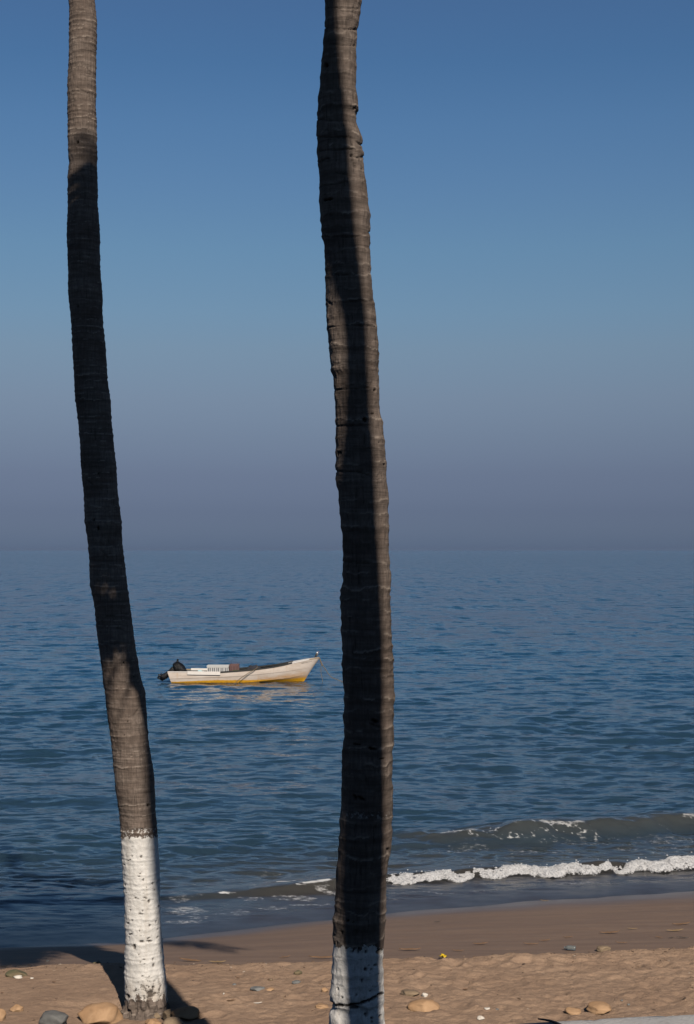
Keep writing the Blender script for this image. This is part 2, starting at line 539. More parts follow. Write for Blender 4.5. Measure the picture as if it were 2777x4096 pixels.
    g.put(b.inputs['Base Color'], c)
    g.put(b.inputs['Roughness'], g.math('MAXIMUM', g.rng(ff, 0, 1, 0.09, 0.85), g.rng(dep, 0.0, 3.0, 0.30, 0.09)))
    b.inputs['IOR'].default_value = 1.333
    # light scatters about inside the water before it comes out
    g.put(b.inputs['Subsurface Weight'], g.rng(ff, 0, 1, 0.9, 0.0))
    b.inputs['Subsurface Radius'].default_value = (8.0, 9.0, 10.0)
    g.put(b.inputs['Subsurface Scale'], g.rng(dep, 0.0, 14.0, 0.8, 1.0))
    # small ripples, as slopes added to the mesh normal, so they hold at any distance
    s1 = g.noise(g.scale(p, 0.9, 2.0, 1), 1.6, 4, 0.58, True)
    s2 = g.noise(g.scale(p, 0.55, 1.2, 1), 1.0, 5, 0.62, True)
    v1 = g.vmath('MULTIPLY', g.vmath('SUBTRACT', s1, (0.5, 0.5, 0.5)), (1, 1, 0))
    v2 = g.vmath('MULTIPLY', g.vmath('SUBTRACT', s2, (0.5, 0.5, 0.5)), (1, 1, 0))
    patch = g.rng(g.noise(g.scale(p, 0.02, 0.045, 1), 1.0, 3), 0.35, 0.65, 0.65, 1.25)
    amp = g.math('MULTIPLY', g.rng(dep, 0.0, 8.0, 0.34, 0.66), patch)
    far = g.rng(dep, 20, 79, 0.0, 1.25)
    s3 = g.noise(g.scale(p, 0.9, 0.10, 1), 1.0, 4, 0.65, True)
    v3 = g.vmath('MULTIPLY', g.vmath('SUBTRACT', s3, (0.5, 0.5, 0.5)), (0.5, 1, 0))
    v2 = g.vmath('ADD', v2, g.vmath('SCALE', v3, None, 0.45))
    nn = g.vmath('ADD', gn, g.vmath('ADD', g.vmath('SCALE', v1, None, amp), g.vmath('SCALE', v2, None, far)))
    g.put(b.inputs['Normal'], g.vmath('NORMALIZE', nn))
    o = grid_obj('sea', P[::-1], m, attrs={'turb': turb[::-1], 'foam': foam[::-1], 'offshore': depth[::-1]})
    tag(o, kind='structure')

    # the broken white water of the little shore wave: heaps of foam with real height
    xs = np.concatenate([np.arange(0.42, 6.2, 0.011), np.arange(6.2, 14, 0.05)])
    ts = np.linspace(-0.10, 0.78, 54)
    FX, FT = np.meshgrid(xs, ts)
    yb = y_bore(FX) - 0.32
    ragged = 0.10 * fbm(FX * 3.5, 0, 0, 4, 121)
    tt = FT - ragged
    env = sstep(-0.06, 0.07, tt) * sstep(0.52 + 0.16 * fbm(FX * 2.2, 0, 3.0, 3, 122), 0.12, tt)
    ends = sstep(0.40, 0.75, FX)
    lump = np.abs(fbm(FX * 4.5, FT * 7, 0, 3, 123, 0.5)); lump2 = 1 - np.abs(fbm(FX * 9, FT * 12, 2.0, 2, 124, 0.5))
    H = ((0.04 + 0.045 * fbm(FX * 1.9, FT * 2, 1.0, 3, 125)) + 0.045 * lump + 0.03 * lump2) * (0.26 + 0.42 * sstep(0.4, 4.5, FX))
    FZ = env * ends * H + 0.105 * asym(FT - 0.32, 0.20, 0.75) * 0.9 - 0.02 * (1 - env * ends)
    FY = yb + FT + 0.02 * fbm(FX * 12, FT * 12, 9.0, 2, 127)
    m2, nt2, b2 = new_mat('sea foam')
    g = N(nt2)
    p = g.pos()
    q = g.noise(p, 38, 5, 0.7)
    g.put(b2.inputs['Base Color'], g.mix(g.rng(q, 0.36, 0.55), (0.30, 0.31, 0.33), (0.66, 0.66, 0.67)))
    b2.inputs['Roughness'].default_value = 0.9
    b2.inputs['Subsurface Weight'].default_value = 1.0
    b2.inputs['Subsurface Radius'].default_value = (0.12, 0.12, 0.12)
    b2.inputs['Subsurface Scale'].default_value = 1.0
    b2.inputs['Specular IOR Level'].default_value = 0.2
    g.put(b2.inputs['Normal'], g.bump(q, 0.06, 1.0))
    hole_ = g.noise(g.scale(p, 26, 34, 26), 1.0, 5, 0.7)
    g.put(b2.inputs['Alpha'], g.rng(g.math('ADD', g.attr('body'), g.math('MULTIPLY', g.math('SUBTRACT', hole_, 0.5), 2.2)), 0.22, 0.62))
    keep = (env * ends + 0.22 * fbm(FX * 7, FT * 9, 3.0, 3, 131) > 0.08)
    kq = keep[:-1, :-1] & keep[1:, :-1] & keep[:-1, 1:] & keep[1:, 1:]
    fo_ = grid_obj('sea_foam', np.stack([FX, FY, FZ], -1), m2, mask=kq, attrs={'body': env * ends})
    # froth: small round clots heaped on the roller and thrown just ahead of it
    bm0 = bmesh.new(); bmesh.ops.create_icosphere(bm0, subdivisions=2, radius=1.0)
    sv = np.array([v.co[:] for v in bm0.verts]); sf = np.array([[v.index for v in f.verts] for f in bm0.faces]); bm0.free()
    rr = np.random.default_rng(8)
    VV, TT = [], []
    n0 = 0
    for k in range(1500):
        i_ = int(len(ts) * np.clip(rr.beta(1.6, 2.2), 0, 0.99)); j_ = rr.integers(0, len(xs))
        if xs[j_] > 8: continue
        if env[i_, j_] * ends[0, j_] < 0.12: continue
        rad_ = (0.004 + 0.013 * rr.random() ** 2.5) * (0.6 + 0.5 * env[i_, j_])
        c_ = np.array([FX[i_, j_], FY[i_, j_], FZ[i_, j_] + rr.uniform(-0.6, 0.8) * rad_ + (rr.random() < 0.10) * rr.uniform(0, 0.05)])
        sc_ = np.array([rr.uniform(0.8, 1.6), rr.uniform(0.8, 1.3), rr.uniform(0.6, 1.0)]) * rad_
        VV.append(sv * sc_ * (1 + 0.25 * rr.standard_normal((len(sv), 1)) * 0.5) + c_); TT.append(sf + n0); n0 += len(sv)
    mf = raw_mesh('froth', np.concatenate(VV), np.zeros((0, 4), np.int32), True, None, np.concatenate(TT))
    m3 = simple_mat('froth', (0.55, 0.55, 0.56), 0.9, 0.1, 20)
    mf.materials.append(m3)
    link(bpy.data.objects.new('froth', mf), fo_)
    tag(fo_, 'white broken foam along the small wave rolling up the beach', 'foam', kind='stuff')


build_sea()

# ------------------------------------------------------------------ palms
LEFT = [(0, 273, 379), (43, 276, 384), (86, 277, 389), (181, 277, 389), (215, 277, 385), (258, 277, 385), (301, 274, 384), (366, 271, 384), (430, 271, 385),
        (495, 272, 388), (559, 271, 387), (624, 273, 389), (654, 276, 388), (710, 271, 390), (774, 271, 392), (818, 273, 391), (882, 268, 396), (947, 266, 400),
        (1000, 270, 399), (1086, 273, 402), (1172, 274, 411), (1258, 284, 412), (1344, 289, 419), (1430, 292, 426), (1516, 299, 431), (1602, 303, 443),
        (1688, 314, 447), (1774, 320, 455), (1860, 325, 466), (1947, 333, 470), (2000, 336, 475), (2086, 338, 486), (2172, 353, 490), (2258, 359, 500),
        (2344, 364, 509), (2430, 381, 521), (2516, 386, 533), (2602, 398, 543), (2688, 412, 558), (2731, 415, 568), (2774, 422, 581), (2817, 425, 583),
        (2860, 430, 587), (2947, 443, 594), (3000, 451, 601), (3086, 455, 616), (3172, 463.5, 619), (3215, 472, 622), (3258, 478.5, 625), (3301, 481, 629),
        (3353, 484, 632), (3430, 489, 636), (3516, 494, 639), (3602, 498, 641), (3688, 499, 643), (3774, 504, 649), (3839, 499, 655), (3861, 501, 656),
        (3882, 496, 661), (3925, 497, 666), (4000, 501, 670), (4030, 498, 674), (4060, 488, 682), (4096, 474, 694), (4160, 455, 712), (4300, 440, 730)]
RIGHT = [(0, 1304, 1451), (34, 1301.5, 1448.5), (69, 1300.5, 1443), (114, 1298, 1432), (155, 1292, 1428), (207, 1286, 1427), (258, 1282, 1426.5),
         (310, 1280, 1427), (344, 1278.5, 1426), (379, 1274, 1431), (413, 1271.6, 1437), (444, 1270.6, 1438), (451, 1270, 1428), (489, 1269, 1427),
         (499, 1265.4, 1430.6), (533, 1266.4, 1446), (568, 1270.6, 1451), (620, 1272, 1455), (654, 1272, 1457.5), (688, 1277, 1460.6), (757, 1274.7, 1468.5),
         (800, 1274.7, 1472), (844, 1278, 1477.5), (887, 1285, 1482), (930, 1286, 1480), (973, 1295.5, 1482), (1038, 1302, 1486), (1102, 1304, 1486),
         (1167, 1304.5, 1493.5), (1231, 1306, 1501), (1275, 1304.5, 1504.6), (1318, 1307, 1506), (1382, 1313, 1513), (1447, 1318, 1515), (1490, 1323.5, 1513),
         (1500, 1329, 1516), (1565, 1332.5, 1522), (1629, 1336, 1522), (1672, 1338.6, 1528), (1758, 1340, 1539), (1844, 1344, 1543), (1930, 1344, 1546),
         (1965, 1353, 1553), (2038, 1357, 1552), (2102, 1363, 1554), (2167, 1367, 1555), (2231, 1370, 1557), (2275, 1367, 1561), (2317, 1371, 1567),
         (2382, 1362, 1564), (2447, 1366, 1568), (2500, 1367, 1569), (2543, 1366, 1571), (2586, 1370, 1571), (2629, 1371, 1575), (2663, 1367, 1573.5),
         (2715, 1370, 1573.5), (2780, 1374, 1577), (2823, 1374, 1574), (2866, 1370, 1573.5), (2909, 1375, 1575), (2952, 1377, 1578.6), (3008, 1369, 1574),
         (3059, 1370, 1572), (3102, 1368, 1571), (3167, 1365.7, 1573), (3231, 1362.6, 1571), (3253, 1357, 1569), (3317, 1357, 1566.6), (3361, 1356, 1566),
         (3425, 1350.6, 1558), (3500, 1344, 1549), (3540, 1344, 1547.6), (3574, 1342, 1549), (3642, 1340.4, 1546.6), (3670, 1333, 1545), (3728, 1333, 1541),
         (3745, 1332, 1542.5), (3779, 1332.5, 1542.5), (3814, 1332, 1537), (3855, 1327, 1537), (3916, 1325, 1539), (3951, 1318, 1541), (3985, 1316, 1541),
         (4005, 1319, 1538), (4016, 1328, 1537), (4029, 1328, 1537), (4043, 1318, 1538), (4053, 1313, 1540), (4096, 1311, 1542.5), (4200, 1305, 1548), (4500, 1300, 1556), (4900, 1290, 1572), (5120, 1270, 1595)]


def add_frond(V, Fq, pts, leaf=0.42, n=46, droop=0.5, width=0.022, r=None):
    """one feather leaf along a polyline of points: a tapered midrib and folded leaflets"""
    r = r or random
    pts = [Vector(p) for p in pts]
    seg = [(b - a).length for a, b in zip(pts, pts[1:])]
    tot = sum(seg)

    def point(t):
        s = t * tot
        for (a, b), l in zip(zip(pts, pts[1:]), seg):
            if s <= l: return a.lerp(b, s / l), (b - a).normalized()
            s -= l
        return pts[-1], (pts[-1] - pts[-2]).normalized()
    prev = None
    for k in range(17):
        t = k / 16
        p, d = point(t)
        side = d.cross(Vector((0, 0, 1)))
        if side.length < 0.05: side = Vector((1, 0, 0))
        side.normalize()
        up = side.cross(d)
        w = 0.035 * (1 - t) + 0.006
        ring = [len(V) + q for q in range(4)]
        for a, c in ((1, 0), (0, 1), (-1, 0), (0, -1)): V.append(p + side * w * a + up * w * 0.6 * c)
        if prev:
            for q in range(4): Fq.append((prev[q], prev[(q + 1) % 4], ring[(q + 1) % 4], ring[q]))
        prev = ring
    for k in range(n):
        t = 0.10 + 0.9 * (k + 0.5) / n
        p, d = point(t)
        side = d.cross(Vector((0, 0, 1)))
        if side.length < 0.05: side = Vector((1, 0, 0))
        side.normalize()
        L = leaf * (0.45 + 0.75 * math.sin(math.pi * min(1, t * 0.85 + 0.12))) * r.uniform(0.8, 1.15)
        for s in (-1, 1):
            if r.random() < 0.05: continue
            dirv = (side * s * 0.8 + d * 0.55 + Vector((0, 0, -droop * r.uniform(0.4, 1.2)))).normalized()
            q1 = p + dirv * L * 0.5
            q2 = p + dirv * L + Vector((0, 0, -droop * L * 0.45))
            wv = d * width
            i = len(V)
            V.extend([p - wv * 0.5, p + wv * 0.5, q1 + wv, q1 - wv, q2 + wv * 0.15, q2 - wv * 0.15])
            Fq.append((i, i + 1, i + 2, i + 3)); Fq.append((i + 3, i + 2, i + 4, i + 5))


def crown_points(c, ang, elev, L, bend=1.0, n=9):
    """an arching leaf from the crown's heart"""
    pts = []
    p = Vector(c)
    e = elev
    for k in range(n + 1):
        pts.append(p.copy())
        d = Vector((math.cos(ang) * math.cos(e), math.sin(ang) * math.cos(e), math.sin(e)))
        p = p + d * (L / n)
        e -= bend * (0.06 + 0.025 * k)
    return pts


def make_crown(c, parent, count=22, L=3.2, seed=1, extra=None, name='crown', mat=None, emin=-0.5, emax=1.25):
    r = random.Random(seed)
    V, Fq = [], []
    for k in range(count):
        a = 2.399963 * k + r.uniform(-0.2, 0.2)
        e = emax + (emin - emax) * (k / max(count - 1, 1))
        add_frond(V, Fq, crown_points(c, a, e, L * r.uniform(0.85, 1.1), r.uniform(0.7, 1.2)), 0.5, 44, 0.55, 0.024, r)
    for pts in (extra or []): add_frond(V, Fq, pts, 0.5, 44, 0.55, 0.03, r)
    me = raw_mesh(name, [tuple(v) for v in V], Fq, False)
    me.materials.append(mat or M_LEAF)
    return link(bpy.data.objects.new(name, me), parent)


def ellip_mask(px, py, items):
    h = np.zeros_like(px)
    for it in items:
        if max(it[2], it[3]) < 3.2: continue
        x, y, rx, ry = it[:4]
        an = math.radians(it[4]) if len(it) > 4 else 0
        dx, dy_ = px - x, py - y
        rx *= 0.74; ry *= 0.74; u = dx * math.cos(an) + dy_ * math.sin(an); v = -dx * math.sin(an) + dy_ * math.cos(an)
        q = np.sqrt((u / rx) ** 2 + (v / ry) ** 2)
        q = q + 0.25 * fbm(px * 0.11, py * 0.11, x * 0.01, 2, 5)
        h = np.maximum(h, 1 - sstep(0.75, 1.15, q))
    return h


def line_mask(px, py, pts, w):
    best = np.full(px.shape, 1e9)
    for (x0, y0), (x1, y1) in zip(pts, pts[1:]):
        vx, vy = x1 - x0, y1 - y0
        t = np.clip(((px - x0) * vx + (py - y0) * vy) / (vx * vx + vy * vy), 0, 1)
        best = np.minimum(best, np.hypot(px - x0 - t * vx, py - y0 - t * vy))
    return 1 - sstep(w * 0.5, w, best + 0.35 * w * fbm(px * 0.15, py * 0.15, 0, 2, 8))


def make_palm(name, label, group, table, d, crown_top, spacing, amp, paint_top, paint_bot, holes, lines, splash, seed, crown_seed, lean, upper=None, step=0.0075, crown=True, bark=None):
    tb = np.array(table, float)
    zt = EYE - (tb[:, 0] - HY) / F * d
    xl = (tb[:, 1] - CX) / F * d; xr = (tb[:, 2] - CX) / F * d
    o = np.argsort(zt)
    zt, xl, xr = zt[o], xl[o], xr[o]
    z0 = zt[0]; ztop = zt[-1]
    zs = np.concatenate([np.arange(z0, ztop, step), np.linspace(ztop, crown_top, 60)[1:]])

    def curve(z, v):
        w = 0.012
        return sum(np.interp(z + q * w, zt, v) for q in (-1, -0.5, 0, 0.5, 1)) / 5
    L = curve(zs, xl); R = curve(zs, xr)
    c = (L + R) / 2; rad = (R - L) / 2
    up = zs > ztop
    if up.any():
        i0 = np.argmax(up)
        t = (zs[up] - ztop)
        c[up] = c[i0 - 1] + lean * t + 0.02 * lean * t * t
        rad[up] = rad[i0 - 1] * (1 - 0.035 * t)
        if upper:
            uz = [ztop] + [u[0] for u in upper]
            ks = np.array([-.4, -.2, 0, .2, .4])
            c[up] = np.mean([np.interp(zs[up] + q * np.minimum(1, t / 0.4), uz, [c[i0 - 1]] + [u[1] for u in upper]) for q in ks], 0)
            rad[up] = np.interp(zs[up], uz, [rad[i0 - 1]] + [u[2] for u in upper])
    base = (float(c[0]), float(d), float(z_plain(np.array([c[0]]), np.array([float(d)]))[0][0]))
    root = empty(name, base, label, 'palm tree', group)
    nth = 120
    th = np.linspace(0, 2 * math.pi, nth, endpoint=False)
    r = np.random.default_rng(seed)
    # leaf scars ring the trunk, tilted and uneven
    zk = [z0 - 0.2]
    while zk[-1] < crown_top + 0.3: zk.append(zk[-1] + spacing * r.uniform(0.5, 1.6))
    zk = np.array(zk)
    tilt = r.normal(0, 0.010, len(zk)) * spacing / 0.06; tph = r.uniform(0, 6.28, len(zk))
    U = np.empty((len(zs), nth)); K = np.empty((len(zs), nth), int)
    ct, st = np.cos(th), np.sin(th)
    for j in range(nth):
        zz = zk + tilt * np.cos(th[j] - tph) + 0.22 * spacing * fbm(np.full(len(zk), ct[j] * 2.2), st[j] * 2.2, np.arange(len(zk)) * 3.7, 3, seed)
        zz = np.maximum.accumulate(zz + np.arange(len(zz)) * 1e-4)
        k = np.clip(np.searchsorted(zz, zs) - 1, 0, len(zz) - 2)
        U[:, j] = (zs - zz[k]) / np.maximum(zz[k + 1] - zz[k], 1e-4); K[:, j] = k
    U = np.clip(U, 0, 1)
    strength = r.uniform(0.25, 1.3, len(zk))
    sl, su = strength[K], strength[np.clip(K + 1, 0, len(zk) - 1)]
    scall = np.where(U < 0.5, sl * np.abs(1 - 2 * U) ** 2.6, su * np.abs(2 * U - 1) ** 1.5)
    TH = th[None, :]; ZZ = zs[:, None]
    CT, ST = ct[None, :], st[None, :]
    lump = fbm(CT * 1.3, ST * 1.3, ZZ * 3.0, 4, seed + 5)
    fine = fbm(CT * 6, ST * 6, ZZ * 26, 3, seed + 6)
    RR = rad[:, None] + amp * (scall - 0.55) + 0.006 * lump * (amp / 0.006) ** 0.5 + 0.0022 * fine
    X = c[:, None] + RR * CT; Y = d + RR * ST
    PX, PY = proj(X, Y, np.broadcast_to(ZZ, X.shape))
    front = ST < 0.25
    hole = ellip_mask(PX, PY, holes) * front
    groove = np.zeros_like(hole)
    for pts, w in lines: groove = np.maximum(groove, line_mask(PX, PY, pts, w * (0.7 if pts[0][1] < 3300 else 1.0)) * front * ((0.45 + 0.35 * sstep(-0.3, 0.3, fbm(PX * 0.05, PY * 0.05, 0, 2, 6))) if pts[0][1] < 3300 else 1.0))
    # random short cracks along the scars
    gsel = sstep(0.30, 0.55, fbm(CT * 1.6, ST * 1.6, K * 5.3, 3, seed + 8)) * sstep(0.10, 0.03, np.minimum(U, 1 - U))
    groove = np.maximum(groove, 0.4 * gsel * np.where(zs[:, None] > 0, 1, 0))
    RR = RR + 0.03 * fbm(CT * 5, ST * 5, ZZ * 9, 4, seed + 31) * sstep(paint_bot - 10, paint_bot + 40, PY)
    RR = RR - 0.016 * hole - 0.010 * groove
    X = c[:, None] + RR * CT; Y = d + RR * ST
    scar = sstep(0.16, 0.02, U) * np.clip(sl, 0, 1) * sstep(-0.25, 0.35, fbm(CT * 2.5, ST * 2.5, K * 2.7, 2, seed + 9))
    edge_n = fbm(CT * 7, ST * 7, 0, 4, seed + 11)
    PYn = PY + 7 * edge_n
    painted = (PYn > paint_top(PX)) & (PY + 30 * fbm(CT * 4, ST * 4, ZZ * 6, 3, seed + 12) < paint_bot)
    spl = (0.45 if d < 8 else 1.0) * sstep(splash[0], splash[0] + 15, PY) * sstep(splash[1] + 12, splash[1], PY) if splash else np.zeros_like(PY)
    wear = sstep(paint_bot - 130, paint_bot, PY)
    P = np.stack([X - base[0], Y - base[1], np.broadcast_to(ZZ, X.shape) - base[2]], -1)
    at_ = {'scar': scar * ~painted, 'groove': groove, 'hole': hole, 'splash': spl, 'wear': wear}
    pq = painted[:-1, :]
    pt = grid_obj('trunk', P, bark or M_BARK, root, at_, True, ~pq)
    pp = grid_obj('painted_base', P, M_PAINT, root, at_, True, pq)
    pp['label'] = 'white painted lower trunk, chipped'
    if crown: make_crown((float(c[-1] - base[0]), 0, crown_top - base[2] - 0.05), root, 20, 3.0, crown_seed)
    return root


def s4(x, y, r=4, q=None, a=0):
    return (300 + x / 2.324, 3000 + y / 2.324, r, q or r, a)


def s8(x, y, r=4, q=None, a=0):
    return (1200 + x / 2.92, 3300 + y / 2.92, r, q or r, a)


HOLES_L = [s4(615, 993, 5, 7), s4(580, 987, 3), s4(532, 990, 2.5, 4), s4(505, 1025, 6, 2.5, -20), s4(455, 1068, 6, 2, 10), s4(510, 1055, 3), s4(565, 1105, 3), s4(620, 1075, 2, 7),
           s4(605, 1150, 3.5, 2.5), s4(595, 1178, 6, 2.5, -25), s4(636, 1208, 4, 7), s4(725, 1240, 5, 6), s4(742, 1303, 4), s4(562, 1377, 4, 5), s4(585, 1385, 3.5), s4(603, 1363, 2.5),
           s4(690, 1408, 6, 9), s4(655, 1378, 9, 2, 15), s4(515, 1490, 3, 9, 10), s4(610, 1524, 16, 3, 6), s4(630, 1495, 3, 4), s4(530, 1585, 7, 3, -8), s4(490, 1612, 7, 3.5), s4(695, 1635, 5, 7),
           s4(600, 1680, 2.5, 9, 10), s4(650, 1695, 2.5), s4(755, 1600, 3, 8), s4(768, 1670, 3, 6), s4(770, 1742, 3, 8, 25), s4(515, 1715, 9, 2.5), s4(618, 1783, 14, 6, 4), s4(700, 1778, 18, 5, 5), s4(690, 1750, 9, 3, -25),
           s4(550, 1832, 8, 14, -10), s4(592, 1905, 3.5), s4(640, 1948, 8, 4), s4(605, 1972, 4), s4(650, 1990, 4, 3), s4(725, 1945, 4, 10), s4(733, 2005, 5, 10), s4(630, 2105, 10, 3, 15), s4(690, 2110, 4, 4),
           s4(665, 2195, 6, 4), s4(617, 2190, 4), s4(690, 2206, 5, 4), s4(730, 2208, 7, 7), s4(702, 2272, 19, 20), s4(797, 2212, 4, 9), s4(795, 2290, 4, 5), s4(490, 2290, 8, 12), s4(640, 2290, 6, 5), s4(470, 1330, 4, 2), s4(465, 1255, 2.5, 4), s4(515, 1330, 2.5),
           s4(775, 1215, 2.5, 5), s4(780, 1455, 3, 6), s4(772, 1340, 3), s4(815, 1835, 3, 6), s4(805, 1885, 3, 9),
           (311, 568, 7, 9), (206 + 105, 1180 + 45, 4, 7), (394, 1894, 4, 6), (375, 2080, 5, 8), (394, 2112, 6, 12), (495, 2650, 6, 6), (537, 2708, 4, 4), (509, 2886, 3, 4), (533, 2915, 3, 3), (496, 2940, 2.5, 3.5), (593, 3222, 7, 9), (568, 3317, 4, 6), (528, 3204, 3, 3)]
LINES_L = [([(307, 348), (352, 374)], 3), ([(347, 270), (365, 292)], 3), ([(340, 292), (366, 298)], 4), ([(300, 694), (335, 682)], 3), ([(308, 1582), (330, 1590)], 3), ([(345, 1918), (370, 1938)], 4),
           ([(280, 850), (300, 862)], 4), ([(537, 2860), (553, 2838)], 5), ([(410, 2205), (432, 2232)], 5), ([(466, 2512), (520, 2532)], 4), ([(308, 2040 - 330), (310, 1760)], 3), ([(378, 1715), (382, 1760)], 4)]
# (y_display 0..) paint edge as functions of the pixel column
pal_l = make_palm('palm_tree', 'leaning palm with chipped white base among beach stones, left of the boat', 'palms framing the sea view', LEFT, 12.0, 17.5, 0.048, 0.0042,
                  lambda px: 3353 - (px - 558) * 0.03, 3998, HOLES_L, LINES_L, (3308, 3346), 21, 5, -0.27)
HOLES_R = [s8(765, 1690, 7, 9), s8(833, 1692, 4, 5), s8(885, 1640, 13, 6), s8(800, 1640, 7, 4), s8(730, 1815, 3.5, 10, 12), s8(440, 1915, 3.5, 11, -15), s8(490, 2015, 2.5, 8), s8(820, 1940, 4), s8(910, 1830, 4, 3),
           s8(770, 2215, 6, 10, -30), s8(845, 2258, 8, 7), s8(940, 2245, 8, 11), s8(675, 1622, 3, 4), s8(660, 1990, 2, 8), s8(750, 2020, 2, 8), s8(840, 2300, 4, 8), s8(600, 2215, 8, 3), s8(900, 2140, 6, 3, 20), s8(620, 2130, 30, 12, 5), s8(930, 1985, 12, 7, -20),
           s8(400, 1290, 4, 6), s8(490, 1255, 5, 10, -20), s8(435, 1375, 2.5, 12), s8(1025, 285, 7, 5), s8(925, 1480, 14, 14), s8(680, 1470, 2.5, 14), s8(620, 1480, 2, 8), s8(770, 1480, 2, 10), s8(555, 1120, 8, 5), s8(620, 1130, 3, 6),
           (1305, 260, 12, 14), (1418, 435, 10, 4, -10), (1433, 453, 5, 4), (1407, 624, 6, 5), (1312, 798, 28, 6, -12), (1490, 2995, 30, 7, 12), (1428, 2977, 22, 4), (1500, 2885, 22, 9, 25), (1525, 3035, 18, 4),
           (1353, 1815, 4, 8), (1362, 1812, 7, 6), (1490, 1654, 8, 4), (1519, 1768, 8, 3), (1536, 1860, 6, 3), (1500, 1560, 5, 7), (1418, 1684, 4, 5), (1460, 1680, 14, 10, 30), (1445, 3195, 22, 6, 30), (1420, 3190, 6, 18, -25), (1420, 1800, 3, 6)]
LINES_R = [([(1200 + x / 2.92, 3300 + y / 2.92) for x, y in ((345, 2072), (420, 2105), (560, 2112), (700, 2085), (820, 2050), (900, 2000), (965, 1968))], 7),
           ([(1270, 478), (1400, 487)], 5), ([(1402, 622), (1425, 630), (1455, 628)], 9), ([(1412, 640), (1424, 676), (1418, 690)], 9), ([(1440, 640), (1450, 676)], 8), ([(1268, 548), (1400, 550), (1450, 582)], 5), ([(1275, 603), (1440, 594)], 5), ([(1345, 690), (1405, 703)], 5), ([(1275, 745), (1390, 728)], 5),
           ([(1270, 650), (1320, 632)], 4), ([(1290, 945), (1420, 948), (1480, 930)], 5), ([(1300, 1015), (1360, 995)], 4), ([(1480, 2895), (1530, 2915)], 6), ([(1330, 1560), (1480, 1550)], 4),
           ([(1338, 1704), (1480, 1702)], 5), ([(1340, 1885), (1430, 1888), (1470, 1900)], 5), ([(1370, 1470), (1370, 1480)], 3), ([(1525, 1895), (1535, 1925)], 6), ([(1508, 1910), (1522, 1890)], 4),
           ([(1305, 1100), (1440, 1096)], 4), ([(1310, 1310), (1370, 1300), (1500, 1305)], 5), ([(1305, 1200), (1325, 1218)], 6), ([(1400, 1205), (1490, 1205)], 9), ([(1330, 2245), (1480, 2255)], 3), ([(1310, 30), (1430, 34)], 4), ([(1300, 112), (1430, 118)], 6), ([(1310, 176), (1420, 182)], 4)]
DR = 6.8             # the right palm stands nearer; its trunk and crown shade the left one
TR = (11.86 - DR) / math.cos(AZ)


def over_left(px, py, dd=0.0):
    """the point by the right palm whose shadow falls on the left trunk at a photo pixel"""
    return Vector(tuple(at(px, py, 11.86) + (TR + dd) * SH))


UP = []
for py, px, rr_ in ((2880, 640, .118), (2700, 585, .118), (2500, 535, .115), (2200, 480, .112), (1800, 438, .11), (1500, 410, .105)):
    q = over_left(px, py)
    UP.append((q.z, q.x, rr_))
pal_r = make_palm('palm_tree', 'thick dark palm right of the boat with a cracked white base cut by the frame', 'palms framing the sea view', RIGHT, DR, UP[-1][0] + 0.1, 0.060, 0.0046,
                  lambda px: 3792 + 7 * np.sin(px * 0.05) + 4 * np.sin(px * 0.21), 5030, HOLES_R, LINES_R, (3240, 3268), 33, 9, 0.04, UP, 0.0052, False, M_BARK_SHADED)
bR = pal_r.location.copy()



def shade_palm(name, label, pts, radii, crown_args):
    """palm of the promenade behind the viewer: pts is its trunk line from the foot up"""
    base = pts[0]
    root = empty(name, base, label, 'palm tree', 'palms of the promenade behind the view')
    zs = np.arange(base[2], pts[-1][2], 0.03)
    pz = np.array([p[2] for p in pts]); cx = np.interp(zs, pz, [p[0] for p in pts]); cy = np.interp(zs, pz, [p[1] for p in pts])
    rr = np.interp(zs, pz, radii)
    ker = np.ones(9) / 9
    sm = lambda v: np.convolve(np.pad(v, 4, mode='edge'), ker, 'valid')
    cx, cy, rr = sm(cx), sm(cy), sm(rr)
    th = np.linspace(0, 2 * math.pi, 40, endpoint=False)
    ph = (zs / 0.09) % 1
    R = rr[:, None] + 0.006 * (np.abs(1 - 2 * ph)[:, None] ** 2 - 0.3) + 0.006 * fbm(np.cos(th)[None, :] * 1.5, np.sin(th)[None, :] * 1.5, zs[:, None] * 4, 3, 3)
    P = np.stack([cx[:, None] + R * np.cos(th) - base[0], cy[:, None] + R * np.sin(th) - base[1], np.broadcast_to(zs[:, None], R.shape) - base[2]], -1)
    z = np.zeros(R.shape)
    sc = np.broadcast_to(sstep(0.85, 1.0, ph)[:, None], R.shape)
    painted = np.broadcast_to(zs[:-1, None] < base[2] + 1.1, (len(zs) - 1, 40))
    A = {'scar': sc, 'groove': z, 'hole': z, 'splash': z, 'wear': z}
    grid_obj('trunk', P, M_BARK, root, A, True, ~painted)
    grid_obj('painted_base', P, M_PAINT, root, A, True, painted)
    return root, Vector(base)


WALK = 3.30      # level of the promenade
